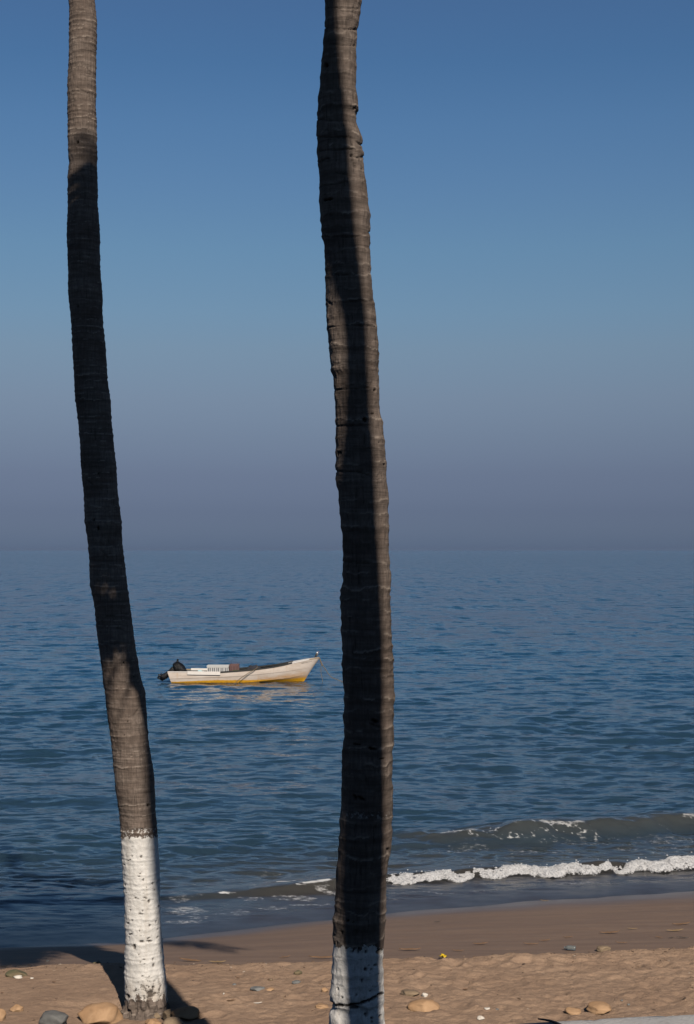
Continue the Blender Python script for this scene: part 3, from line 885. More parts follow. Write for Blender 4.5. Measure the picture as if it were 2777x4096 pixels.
# A: its thin trunk throws the long shadow on the right palm
TA = 4.4
lineA = [(4500, 1462, 85), (4087, 1460, 76), (3800, 1455, 80), (3490, 1457, 87), (3231, 1460, 82), (2950, 1453, 84), (2700, 1450, 83), (2446, 1447, 84), (2188, 1440, 78), (1930, 1433, 73), (1750, 1433, 58), (1490, 1431, 47), (1317, 1427, 47),
         (1102, 1393, 57), (950, 1368, 62), (800, 1340, 68), (600, 1330, 70), (450, 1318, 70), (300, 1302, 70), (0, 1285, 68)]
ptsA, radA = [], []
for py, px, hw in lineA:
    p = at(px, py, 6.69) + TA * SH
    ptsA.append(tuple(p)); radA.append(hw / F * 6.7 + 0.002)
ptsA.insert(0, (ptsA[0][0] + 0.15, ptsA[0][1], WALK - 0.02)); radA.insert(0, 0.20)
ptsA.append((ptsA[-1][0] - 0.02, ptsA[-1][1], ptsA[-1][2] + 3.4)); radA.append(0.09)
rootA, bA = shade_palm('palm_tree', 'promenade palm whose trunk shadow falls on the thick dark palm', ptsA, radA, None)
topA = Vector(ptsA[-1]) - bA
make_crown((topA.x, topA.y, topA.z), rootA, 13, 1.9, 14, emin=0.35, emax=1.35)

# crown of the right palm, above the frame: hanging dead leaves about the trunk top and green leaves that droop
V, Fq = [], []
r = random.Random(4)
for k in range(150):
    py = r.uniform(560, 2560)
    cx_ = float(np.interp(py, [500, 1000, 1500, 2000, 2350, 2600], [335, 345, 372, 415, 462, 500]))
    px = cx_ + r.gauss(6, 75)
    L = r.uniform(180, 480)
    if py + L > 2690 + (px - 480) * 1.0: continue
    if abs(px - 428) < 62 and py < 2345 and py + L > 2195: L = max(60, 2190 - py) if py < 2150 else 0
    if abs(px - 302) < 58 and py < 800 and py + L > 655: continue
    if L < 50 or py < 575: continue
    dd = r.uniform(-0.5, 0.5)
    a = over_left(px, py, dd) - bR; b_ = over_left(px + r.gauss(0, 22), py + L, dd * 1.1) - bR
    d = (b_ - a)
    for q in range(9):
        off = Vector((r.gauss(0, 0.08), r.gauss(0, 0.08), 0))
        w = Vector((math.cos(q * 0.7), math.sin(q * 0.7), 0)) * r.uniform(0.02, 0.04)
        m_ = a + d * 0.5 + off * 0.8
        e_ = b_ + off * 1.5 + Vector((0, 0, r.uniform(-0.1, 0.25)))
        i = len(V)
        V.extend([a - w * 0.4, a + w * 0.4, m_ + w, m_ - w, e_ + w * 0.3, e_ - w * 0.3])
        Fq.append((i, i + 1, i + 2, i + 3)); Fq.append((i + 3, i + 2, i + 4, i + 5))
me = raw_mesh('dead_leaf_skirt', [tuple(v) for v in V], Fq, False)
me.materials.append(M_DEADLEAF)
link(bpy.data.objects.new('dead_leaf_skirt', me), pal_r)


def over_ground(x, y, yy):
    """the point at distance yy along the view whose shadow lies at x, y on the sand"""
    return Vector((x, y, z_at(x, y))) + Vector(tuple(SH * ((y - yy) / math.cos(AZ))))


cR = over_left(412, 1480)
exR = []
# drooping leaves: where the tips' shadows lie on the sand
for tx, ty, yy in ((-5.4, 15.8, 6.0), (-4.9, 14.9, 4.9), (-4.4, 14.5, 4.6), (-3.9, 14.5, 4.8), (-3.6, 14.6, 5.0), (-3.25, 14.5, 4.6), (-4.6, 15.4, 5.6), (-3.8, 15.2, 5.5),
                   (-5.2, 14.6, 4.5), (-4.1, 14.9, 5.1), (-3.45, 14.7, 5.2), (-5.0, 14.3, 4.6), (-4.55, 14.25, 4.8), (-4.15, 14.3, 4.6), (-3.75, 14.3, 4.9), (-3.35, 14.3, 4.6), (-4.4, 15.6, 5.3), (-3.5, 15.7, 5.6), (-3.2, 15.2, 5.2), (-4.7, 14.6, 5.0), (-4.0, 14.2, 4.5), (-5.2, 14.0, 4.5), (-4.7, 13.95, 4.7), (-4.3, 13.9, 4.5), (-3.9, 13.95, 4.7), (-3.5, 13.95, 4.5), (-3.2, 14.1, 4.6), (-1.2, 15.3, 4.9), (-1.5, 16.0, 5.4)):
    e = over_ground(tx, ty, yy)
    top = cR + Vector(((e.x - cR.x) * 0.45, (e.y - cR.y) * 0.5, 0.55))
    pts = []
    for t in np.linspace(0, 1, 8):
        pts.append((cR * (1 - t) ** 2 + (top + Vector((0, 0, 0.5))) * 2 * t * (1 - t) + e * t * t) - bR)
    exR.append(pts)
for k in range(12):
    a = 2.4 * k + 0.4
    exR.append([cR - bR + Vector((math.cos(a) * t * 0.8, math.sin(a) * t * 1.5, 1.25 * math.sin(t * 2.0) - 0.5 * t * t)) for t in (0, 0.25, 0.5, 0.75, 1.0)])
make_crown(tuple(cR - bR), pal_r, 0, 1.5, 3, exR)

# ------------------------------------------------------------------ promenade kerb
def concrete_mat():
    m, nt, b = new_mat('pale concrete')
    g = N(nt)
    o = g.pos()
    f = g.noise(o, 3, 6, 0.6); h = g.noise(o, 60, 5, 0.65)
    c = g.ramp(f, [(0.3, (0.30, 0.30, 0.31)), (0.7, (0.42, 0.415, 0.41))])
    c = g.mix(g.rng(h, 0.3, 0.42, 0.5, 0), c, (0.2, 0.19, 0.185))
    st = g.noise(o, 9, 6, 0.7)
    c = g.mix(g.rng(st, 0.52, 0.7, 0, 0.55), c, (0.21, 0.18, 0.15))
    c = g.mix(g.rng(g.noise(o, 130, 3, 0.6), 0.62, 0.7, 0, 0.6), c, (0.36, 0.26, 0.18))
    g.put(b.inputs['Base Color'], c)
    b.inputs['Roughness'].default_value = 0.85
    g.put(b.inputs['Normal'], g.bump(h, 0.006))
    return m


M_CONC = concrete_mat()
k0 = at(1800, 4094, 4.95); k1 = at(2777, 4043, 5.09)
kd = Vector((k1[0] - k0[0], k1[1] - k0[1], 0)).normalized(); kn = Vector((-kd.y, kd.x, 0))
kz = (k0[2] + k1[2]) / 2
kerb = empty('sea_wall', (k0[0], k0[1], 1.0), 'pale concrete wall top along the bottom right edge, above the sand', 'wall')
kb = Vector((k0[0], k0[1], 1.0))


def kpt(s, t, z): return Vector((k0[0], k0[1], 0)) + kd * s + kn * t + Vector((0, 0, z)) - kb


def kbox(name, s0, s1, t0, t1, z0, z1, mat, bevel=0.0):
    bm = bmesh.new()
    vs = [bm.verts.new(kpt(s, t, z)) for z in (z0, z1) for s, t in ((s0, t0), (s1, t0), (s1, t1), (s0, t1))]
    for f in ((0, 3, 2, 1), (4, 5, 6, 7), (0, 1, 5, 4), (1, 2, 6, 5), (2, 3, 7, 6), (3, 0, 4, 7)): bm.faces.new([vs[i] for i in f])
    if bevel: bmesh.ops.bevel(bm, geom=list(bm.edges), offset=bevel, segments=4, affect='EDGES', profile=0.5)
    return bm_obj(name, bm, mat, kerb)


kbox('wall_face', -40, 40, -0.36, -0.04, -0.2, kz - 0.14, M_CONC)
sc_ = np.concatenate([np.linspace(-40, -3, 60), np.arange(-3 + 0.012, 6, 0.012), np.linspace(6.02, 40, 60)])
prof_ = [(-0.42, -0.14), (-0.42, -0.015), (-0.405, 0.0), (-0.30, 0.0), (-0.20, 0.0), (-0.10, 0.0), (-0.05, 0.0), (-0.022, -0.001), (-0.010, -0.006), (-0.002, -0.018), (0.0, -0.05), (0.0, -0.14)]
SS, KK = np.meshgrid(sc_, np.arange(len(prof_)), indexing='ij')
TT_ = np.array([q[0] for q in prof_])[KK]; ZZ_ = np.array([q[1] for q in prof_])[KK]
edge_ = np.isin(KK, (7, 8, 9, 10)).astype(float)
chip_ = np.clip(fbm(SS * 6, KK * 0.4, 1.0, 4, 201) - 0.35, 0, 1) * edge_
TT_ = TT_ + 0.004 * fbm(SS * 3, 0, 2.0, 3, 202) * (TT_ > -0.06) - 0.03 * chip_
ZZ_ = ZZ_ + 0.003 * fbm(SS * 2.2, TT_ * 6, 4.0, 4, 203) * (ZZ_ > -0.1) - 0.022 * chip_
PK = np.stack([SS * kd.x + TT_ * kn.x + k0[0] - kb.x, SS * kd.y + TT_ * kn.y + k0[1] - kb.y, ZZ_ + kz - 0.003 - kb.z], -1)
grid_obj('coping', PK, M_CONC, kerb)
M_ARC = simple_mat('dark joint', (0.02, 0.02, 0.022), 0.9)  # thin dark curved strip laid on the coping, widening along its length
bm = bmesh.new()
cr = [at(x, y, 4.97) for x, y in ((2152, 4074), (2178, 4077), (2205, 4083), (2228, 4091), (2250, 4102), (2275, 4118))]
pr = []
for i, p in enumerate(cr):
    dd = (EYE - kz - 0.003) / ((EYE - p[2]) / p[1])
    q = np.array([p[0] / p[1] * dd, dd])
    w = 0.0015 + 0.0011 * i
    pr.append([bm.verts.new((q[0] - kb.x, q[1] + s * w * 3.0 - kb.y, kz + h - kb.z)) for s, h in ((-1, 0.0005), (-1, 0.003), (1, 0.003), (1, 0.0005))])
for a, b_ in zip(pr, pr[1:]):
    for q in range(3): bm.faces.new((a[q], a[q + 1], b_[q + 1], b_[q]))
bm_obj('arc', bm, M_ARC, kerb)
bm = bmesh.new()
vs = [bm.verts.new(kpt(s, t, 0) + kb + Vector((0, 0, WALK))) for s, t in ((-40, -0.425), (40, -0.425), (40, -40), (-40, -40))]
bm.faces.new(vs)
pv = bm_obj('pavement', bm, simple_mat('paving stone', (0.10, 0.088, 0.078), 0.85, 0.25, 2.0), None, False)
tag(pv, kind='structure')

# unseen facade added behind the viewer to keep low sky off the shaded sides
sky_block = empty('sky_blocker', (0, -13, WALK), 'unseen long low facade added behind the promenade to hold back low sky', 'blocker')
M_WALLP = simple_mat('ochre render', (0.13, 0.10, 0.075), 0.9, 0.2, 1.2)
M_DARKG = simple_mat('dark window glass', (0.02, 0.022, 0.025), 0.1, 0.2, 1)
M_ROOFT = simple_mat('roof tile', (0.16, 0.07, 0.045), 0.85, 0.3, 6)
bm = bmesh.new(); add_box(bm, (-30, -8, 0), (30, 0, 7.6)); bm_obj('wall', bm, M_WALLP, sky_block, False)
bm = bmesh.new()
vs = [bm.verts.new(v) for v in ((-30.4, 0.5, 7.61), (30.4, 0.5, 7.61), (30.4, -8.5, 7.61), (-30.4, -8.5, 7.61), (-28, -4, 8.9), (28, -4, 8.9))]
for f in ((0, 1, 5, 4), (2, 3, 4, 5), (1, 2, 5), (3, 0, 4), (3, 2, 1, 0)): bm.faces.new([vs[i] for i in f])
bm_obj('roof', bm, M_ROOFT, sky_block, False)
for k in range(10):
    for zz in (1.0, 4.4):
        x = -27 + 6 * k
        bm = bmesh.new(); add_box(bm, (x - 1, -0.02, zz), (x + 1, 0.03, zz + 1.9)); wn = bm_obj('window', bm, M_DARKG, sky_block, False)

# ------------------------------------------------------------------ stones and litter on the sand
def stone_mat(name, a, b_, sc=6, speck=(0.03, 0.03, 0.03), amt=0.3):
    m, nt, b = new_mat(name)
    g = N(nt)
    o = g.obj()
    f = g.noise(o, sc, 5, 0.6); h = g.noise(o, sc * 9, 5, 0.7)
    c = g.mix(g.rng(f, 0.3, 0.7), a, b_)
    c = g.mix(g.rng(h, 0.30, 0.44, amt, 0.0), c, speck)
    g.put(b.inputs['Base Color'], c)
    b.inputs['Roughness'].default_value = 0.8
    b.inputs['Specular IOR Level'].default_value = 0.3
    g.put(b.inputs['Normal'], g.bump(g.math('ADD', f, g.math('MULTIPLY', h, 0.4)), 0.012, 0.7))
    return m


M_TAN = stone_mat('tan sandstone', (0.306, 0.1827, 0.09775), (0.425, 0.272, 0.1573), 5, (0.2, 0.12, 0.07))
M_GREY = stone_mat('grey stone', (0.085, 0.085, 0.085), (0.15, 0.15, 0.145), 6, (0.3, 0.3, 0.28), 0.15)
M_BROWN = stone_mat('brown stone', (0.15, 0.11, 0.075), (0.27, 0.20, 0.13), 5)
M_WHITE = stone_mat('pale stone', (0.52, 0.47, 0.41), (0.66, 0.61, 0.54), 8, (0.3, 0.25, 0.2))
M_SLATE = stone_mat('blue grey pebble', (0.12, 0.125, 0.125), (0.2, 0.2, 0.195), 8)
M_MOSS = stone_mat('mossy stone', (0.075, 0.08, 0.045), (0.20, 0.15, 0.09), 7)


def rock(name, label, box, mat, seed, flat=0.8, cat='stone', group=None, depth=1.0, sub=4, rough=0.16, sink=0.22, yaw=0.0):
    """a stone whose outline fills the given photo box (x0, y0, x1, y1), resting on the sand"""
    x0, y0, x1, y1 = box
    p = hit((x0 + x1) / 2, y1 - 0.18 * (y1 - y0))
    d = p[1]
    w = (x1 - x0) / F * d / 2
    h = (y1 - y0) / F * d
    d += w * depth * 0.55
    x = ((x0 + x1) / 2 - CX) / F * d
    zg = z_at(x, d)
    # apparent height covers the height and some of the top seen from above
    hz = max(0.25 * w, h * 0.80)
    bm = bmesh.new()
    bmesh.ops.create_icosphere(bm, subdivisions=sub, radius=1.0)
    rr = random.Random(seed)
    o = Vector((rr.uniform(0, 50), rr.uniform(0, 50), rr.uniform(0, 50)))
    cuts = [(Vector((rr.gauss(0, 1), rr.gauss(0, 1), rr.gauss(0, 0.7))).normalized(), rr.uniform(0.62, 0.92)) for _ in range(12)]
    for v in bm.verts:
        c = v.co.copy()
        for n_, k in cuts:
            t = c.dot(n_)
            if t > k: c -= n_ * (t - k) * 0.92
        k = 1 + rough * mnoise.noise(c * 1.1 + o) + rough * 0.45 * mnoise.noise(c * 2.6 + o) + rough * 0.16 * mnoise.noise(c * 7 + o)
        v.co = Vector((c.x * w * k, c.y * w * depth * k, c.z * hz * 0.62 * k))
    if yaw: bmesh.ops.rotate(bm, verts=bm.verts, matrix=Matrix.Rotation(yaw, 3, 'Z'))
    ob = bm_obj(name, bm, mat)
    ob.location = (x, d, zg + hz * 0.62 * (1 - sink * 2.6))
    return tag(ob, label, cat, group)


G_ST = 'stones lying on the beach sand'
ROCKS = [
    ((306, 4018, 497, 4112), M_TAN, 'large tan boulder against the left side of the leaning palm', 0.9, 3),
    ((147, 4043, 278, 4116), M_GREY, 'dark grey rounded stone left of the tan boulder', 0.8, 8),
    ((-22, 4032, 31, 4094), M_TAN, 'tan stone cut by the left edge of the photo', 0.8, 5),
    ((38, 4018, 96, 4053), M_TAN, 'small pale tan stone above and between the left edge stone and the grey stone', 0.8, 6),
    ((644, 4034, 716, 4088), M_BROWN, 'dark brown stone touching the right foot of the leaning palm', 0.8, 7),
    ((690, 4030, 806, 4098), M_TAN, 'half shaded tan stone behind the dark brown stone', 0.8, 12),
    ((576, 4076, 645, 4116), M_TAN, 'tan stone in front of the leaning palm, cut by the lower edge', 0.8, 13),
    ((640, 4074, 742, 4118), M_BROWN, 'flat brown stone below the dark brown stone, cut by the lower edge', 0.8, 14),
    ((612, 4050, 645, 4078), M_BROWN, 'little brown stone between the palm foot and the dark brown stone', 0.8, 15),
    ((24, 3878, 108, 3914), M_MOSS, 'mossy green brown stone at the far left near the wet sand', 0.8, 16),
    ((54, 3902, 92, 3916), M_WHITE, 'flat pale stone in front of the mossy stone', 0.8, 17),
    ((118, 3909, 136, 3917), M_WHITE, 'pale pebble right of the mossy stone', 0.8, 18),
    ((388, 4014, 408, 4025), M_BROWN, 'small brown pebble behind the tan boulder, left of two', 0.8, 19),
    ((407, 4014, 422, 4024), M_TAN, 'small tan pebble behind the tan boulder, right of two', 0.8, 20),
    ((365, 3842, 407, 3868), M_MOSS, 'dark rough clump in the shadow left of the leaning palm', 0.8, 21),
    ((183, 3838, 199, 3848), M_GREY, 'small dark lump on the shaded wet sand', 0.8, 22),
    ((1258, 4016, 1318, 4038), M_TAN, 'flat tan stone left of the white base of the thick palm', 0.7, 23),
    ((1284, 3948, 1314, 3972), M_TAN, 'tan stone touching the left edge of the thick palm base', 0.7, 24),
    ((1174, 3880, 1208, 3904), M_MOSS, 'olive stone left of the thick palm near the wet sand', 0.7, 25),
    ((1165, 3922, 1206, 3938), M_SLATE, 'low grey green stone below the olive stone', 0.7, 26),
    ((1002, 3947, 1062, 3968), M_SLATE, 'flat blue grey stone beside a flat tan stone between the palms', 0.7, 27),
    ((1060, 3951, 1100, 3966), M_TAN, 'flat tan stone beside the flat blue grey stone', 0.7, 28),
    ((928, 3933, 947, 3942), M_SLATE, 'small blue pebble right of the leaning palm', 0.7, 29),
    ((1632, 3994, 1758, 4056), M_TAN, 'largest rounded tan stone right of the thick palm', 0.8, 30),
    ((1597, 3964, 1684, 3986), M_BROWN, 'low brown stone behind the largest rounded tan stone', 0.7, 31),
    ((1687, 3969, 1712, 3992), M_WHITE, 'white chip of stone beside the low brown stone', 0.7, 32),
    ((2246, 4026, 2332, 4062), M_TAN, 'left of the two tan stones beside the concrete wall', 0.8, 33),
    ((2331, 4014, 2455, 4062), M_TAN, 'right larger of the two tan stones beside the concrete wall', 0.8, 34),
    ((1907, 4063, 1940, 4084), M_WHITE, 'white pebble near the left end of the visible wall', 0.8, 35),
    ((1935, 4029, 1965, 4038), M_WHITE, 'thin white shell chip behind the white pebble', 0.8, 36),
    ((1980, 4033, 1998, 4042), M_SLATE, 'small slate pebble right of the thin white chip', 0.8, 37),
    ((2482, 3999, 2494, 4008), M_SLATE, 'small slate pebble right of the two tan stones, upper one', 0.8, 38),
    ((2508, 4014, 2522, 4023), M_SLATE, 'small slate pebble right of the two tan stones, lower one', 0.8, 39),
    ((2380, 3781, 2446, 3812), M_BROWN, 'reddish brown clump of sand and weed right of the clear bottle', 0.8, 40),
    ((1074, 3914, 1092, 3925), M_BROWN, 'small brown pebble above the flat tan stone between the palms', 0.8, 41),
    ((890, 3972, 900, 3980), M_WHITE, 'tiny white chip right of the leaning palm', 0.8, 42),
]
for i, (bx, mt, lb, fl, sd) in enumerate(ROCKS):
    small = bx[2] - bx[0] < 45
    rock('pebble' if small else 'stone', lb, bx, mt, sd, fl, 'pebble' if small else 'stone', G_ST, depth=0.8, sub=3 if small else 4, rough=0.22 if small else 0.17)


def scrap(name, label, cat, px, py, w, h, mat, seed, group=None, curl=0.3, yaw=0.2):
    """a dry leaf or scrap lying on the sand: a curled, pointed sheet with thickness"""
    p = hit(px, py)
    W = w / F * p[1] / 2
    D = max(W * 0.30, h / F * p[1] * 0.7)
    rr = random.Random(seed)
    bm = bmesh.new()
    n = 9
    top, bot = [], []
    for i in range(n):
        t = -1 + 2 * i / (n - 1)
        ww = D * (1 - abs(t) ** 1.8) * rr.uniform(0.75, 1.1) + 0.002
        z = 0.006 + curl * W * (t * t) * 0.5 + rr.uniform(0, 0.2) * D
        a = bm.verts.new((t * W, -ww * 0.6, z + curl * D * 0.5)); c = bm.verts.new((t * W, 0.1 * ww, z)); b_ = bm.verts.new((t * W, ww * 0.6, z + curl * D * 0.6))
        top.append((a, c, b_))
    for q, s in zip(top, top[1:]):
        bm.faces.new((q[0], s[0], s[1], q[1])); bm.faces.new((q[1], s[1], s[2], q[2]))
    ob = bm_obj(name, bm, mat, None, False)
    md = ob.modifiers.new('thickness', 'SOLIDIFY'); md.thickness = 0.003
    ob.location = (p[0], p[1], z_at(p[0], p[1]))
    ob.rotation_euler = (rr.uniform(-0.1, 0.1), rr.uniform(-0.1, 0.1), yaw)
    return tag(ob, label, cat, group)


M_DRY = simple_mat('dry brown leaf', (0.15, 0.085, 0.045), 0.8, 0.4, 30)
M_DARKLEAF = simple_mat('dark wet leaf', (0.03, 0.024, 0.02), 0.6, 0.4, 30)
M_YELLOW = simple_mat('yellow petal', (0.62, 0.42, 0.012), 0.6, 0.15, 30)
M_OCHRE = simple_mat('ochre leaf', (0.21, 0.14, 0.07), 0.7, 0.3, 30)
G_LF = 'leaves and weed scraps on the sand'
SCR = [
    ('leaf', 'dark leaf lying alone on wet sand right of the thick palm', 1750, 3690, 28, 8, M_DARKLEAF),
    ('leaf', 'ochre leaf at the water edge below the white foam', 2178, 3605, 36, 9, M_OCHRE),
    ('weed_scrap', 'long rusty weed strand on wet sand right of the yellow petal', 1922, 3779, 66, 8, M_DRY),
    ('weed_scrap', 'small rusty weed strand below the long strand', 1832, 3806, 48, 7, M_DRY),
    ('weed_scrap', 'rusty weed strand left of the clear bottle', 2124, 3780, 60, 9, M_DRY),
    ('weed_scrap', 'thin end of the rusty weed strand above the clear bottle', 2180, 3765, 48, 6, M_DRY),
    ('weed_scrap', 'faint rusty weed strand above and left of the bottle', 2272, 3752, 42, 6, M_DRY),
    ('weed_scrap', 'broad rusty weed strand high on wet sand at right', 2440, 3735, 82, 9, M_DRY),
    ('weed_scrap', 'short rusty weed strand beneath the broad strand', 2485, 3774, 46, 8, M_DRY),
    ('weed_scrap', 'pale rusty strand right of and above the broad strand', 2530, 3718, 40, 7, M_OCHRE),
    ('weed_scrap', 'tan strand with dark tip near the right edge', 2726, 3700, 76, 9, M_DRY),
    ('weed_scrap', 'pale strand below the dark tipped strand at right', 2700, 3726, 70, 7, M_OCHRE),
    ('twig', 'dark twig on wet sand at right, left of two', 2686, 3754, 28, 6, M_DARKLEAF),
    ('twig', 'dark twig on wet sand at right, right of two', 2730, 3754, 48, 8, M_DARKLEAF),
    ('weed_scrap', 'reddish scrap on the berm near the right edge', 2635, 3752, 28, 9, M_DRY),
    ('weed_scrap', 'brown line of weed on the berm left of the thick palm', 1140, 3832, 46, 6, M_DRY),
    ('weed_scrap', 'thin brown weed along the berm touching the thick palm', 1290, 3836, 110, 6, M_DRY),
    ('weed_scrap', 'brown weed on wet sand right next to the thick palm', 1640, 3803, 90, 7, M_DRY),
    ('weed_scrap', 'brown weed scrap on the berm right of the leaning palm', 760, 3846, 90, 8, M_DRY),
    ('weed_scrap', 'tan weed heap on the berm between the palms', 870, 3852, 70, 12, M_OCHRE),
    ('twig', 'curved brown twig on dry sand between the palms', 925, 4006, 36, 10, M_DRY),
    ('twig', 'small brown twig on dry sand right of the leaning palm', 953, 3914, 16, 8, M_DRY),
    ('leaf', 'pale leaf with twig on dry sand between the palms', 1032, 4016, 36, 7, M_WHITE),
    ('leaf', 'brown leaf on dry sand in the middle between the palms', 1080, 3921, 22, 9, M_DRY),
    ('leaf', 'brown leaf on dry sand right of the thick palm', 1862, 3962, 20, 14, M_DRY),
    ('leaf', 'dark leaf on the sand above the brown leaf at right', 2096, 3860, 14, 10, M_DARKLEAF),
    ('weed_scrap', 'dark weed in the shadow at the far left edge', 22, 3870, 50, 14, M_DARKLEAF),
    ('weed_scrap', 'dark weed heap in the shadow at left, right of the edge one', 96, 3870, 62, 14, M_DARKLEAF),
    ('leaf', 'brown leaf on dry sand below the mossy stone', 216, 3931, 16, 9, M_DRY),
    ('leaf', 'tiny brown leaf at far left beside the small tan stone', 9, 3975, 12, 8, M_DRY),
]
for i, (nm, lb, px, py, w, h, mt) in enumerate(SCR):
    scrap(nm, lb, {'leaf': 'leaf', 'twig': 'twig', 'weed_scrap': 'seaweed'}[nm], px, py, w, h, mt, 100 + i, G_LF, 0.25, random.Random(i).uniform(-0.2, 0.35))

# shell grit and crumbs of weed strewn over the dry sand and along the edge of the wet sand
V, Q = [], []
rg = np.random.default_rng(77)
cub = np.array([(-1, -1, 0), (1, -1, 0), (1, 1, 0), (-1, 1, 0), (-.6, -.7, 1), (.7, -.6, 1), (.6, .7, 1), (-.7, .5, 1)], float)
cq = np.array([(0, 3, 2, 1), (4, 5, 6, 7), (0, 1, 5, 4), (1, 2, 6, 5), (2, 3, 7, 6), (3, 0, 4, 7)])
gx_ = rg.uniform(-4.6, 5.2, 1500); gy_ = np.where(rg.random(1500) < 0.5, y_berm(gx_) + rg.normal(0, 0.2, 1500), rg.uniform(11.2, 14.2, 1500))
gz_ = z_sand(gx_, gy_)
for x, y, z in zip(gx_, gy_, gz_):
    a = rg.uniform(0, 6.28); sz = 0.003 + 0.009 * rg.random() ** 3
    e = rg.uniform(0.4, 1.0)
    c_ = cub * (sz * 1.5, sz * e, sz * rg.uniform(0.3, 0.9)) * rg.uniform(0.8, 1.2, (8, 1))
    R_ = np.array([[math.cos(a), -math.sin(a), 0], [math.sin(a), math.cos(a), 0], [0, 0, 1]])
    Q.append(cq + len(V) * 8); V.append(c_ @ R_.T + (x, y, z - 0.001))
m, nt, b = new_mat('grit')
g = N(nt)
rnd = g.n('ShaderNodeNewGeometry').outputs['Random Per Island']
g.put(b.inputs['Base Color'], g.ramp(rnd, [(0.0, (0.05, 0.035, 0.025)), (0.5, (0.16, 0.10, 0.06)), (0.9, (0.27, 0.19, 0.13)), (1.0, (0.45, 0.38, 0.31))]))
b.inputs['Roughness'].default_value = 0.8
me = raw_mesh('shell_grit', np.concatenate(V), np.concatenate(Q), False)
me.materials.append(m)
tag(link(bpy.data.objects.new('shell_grit', me)), 'tiny shell and weed crumbs strewn over the dry sand', 'grit', kind='stuff')

# the yellow petals lying on the berm
p = hit(1772, 3836)
yr = empty('yellow_flower', (p[0], p[1], z_at(p[0], p[1])), 'crumpled bright yellow flower on the berm right of the thick palm', 'flower')
for k in range(5):
    bm = bmesh.new()
    a = k * 1.25 + 0.3
    u = Vector((math.cos(a), math.sin(a), 0)); v = Vector((-u.y, u.x, 0))
    ring = []
    for t in np.linspace(0, 1, 5):
        w = 0.017 * math.sin(math.pi * (0.12 + 0.8 * t))
        z = 0.012 + 0.03 * math.sin(t * 2.4) * (0.6 + 0.4 * (k % 2))
        ring.append((bm.verts.new(u * 0.042 * t - v * w + Vector((0, 0, z))), bm.verts.new(u * 0.042 * t + v * w + Vector((0, 0, z + 0.006)))))
    for q, s in zip(ring, ring[1:]): bm.faces.new((q[0], q[1], s[1], s[0]))
    ob = bm_obj('petal', bm, M_YELLOW, yr)
    md = ob.modifiers.new('thickness', 'SOLIDIFY'); md.thickness = 0.002

# the clear bottle at the edge of the wet sand
p = hit(2280, 3802)
bt = empty('plastic_bottle', (p[0], p[1], z_at(p[0], p[1]) + 0.026), 'clear crumpled plastic bottle lying where wet sand meets dry sand', 'bottle')
m, nt, b = new_mat('clear plastic')
b.inputs['Base Color'].default_value = (0.30, 0.33, 0.33, 1); b.inputs['Roughness'].default_value = 0.15
b.inputs['Transmission Weight'].default_value = 0.6; b.inputs['IOR'].default_value = 1.3
bm = bmesh.new()
prof = [(-0.058, 0.004), (-0.058, 0.022), (-0.052, 0.026), (-0.03, 0.024), (-0.015, 0.0265), (0.0, 0.024), (0.015, 0.026), (0.03, 0.022), (0.042, 0.012), (0.050, 0.010)]
add_tube(bm, [(x, 0, 0) for x, _ in prof], [q for _, q in prof], 16)
bm_obj('bottle_body', bm, m, bt)
bm = bmesh.new()
add_tube(bm, [(0.0505, 0, 0), (0.0525, 0, 0), (0.060, 0, 0)], [0.010, 0.0125, 0.0125], 14)
bm_obj('cap', bm, simple_mat('grey cap', (0.12, 0.13, 0.14), 0.4), bt)
bt.rotation_euler = (0, 0, 2.9)

# ------------------------------------------------------------------ the boat
BD = 53.37                           # distance of the near side
PXM = BD / F


def bx(px): return (px - 684) * PXM
def bz(py): return (2734.6 - py) * PXM


boat_x0 = (684 - CX) / F * BD
HB = 0.66                            # half beam
boat = empty('fishing_boat', (boat_x0, BD + HB, 0.0), 'white open fishing boat with yellow algae at the waterline, moored between the palms', 'boat')
bo = Vector((boat_x0, BD + HB, 0))


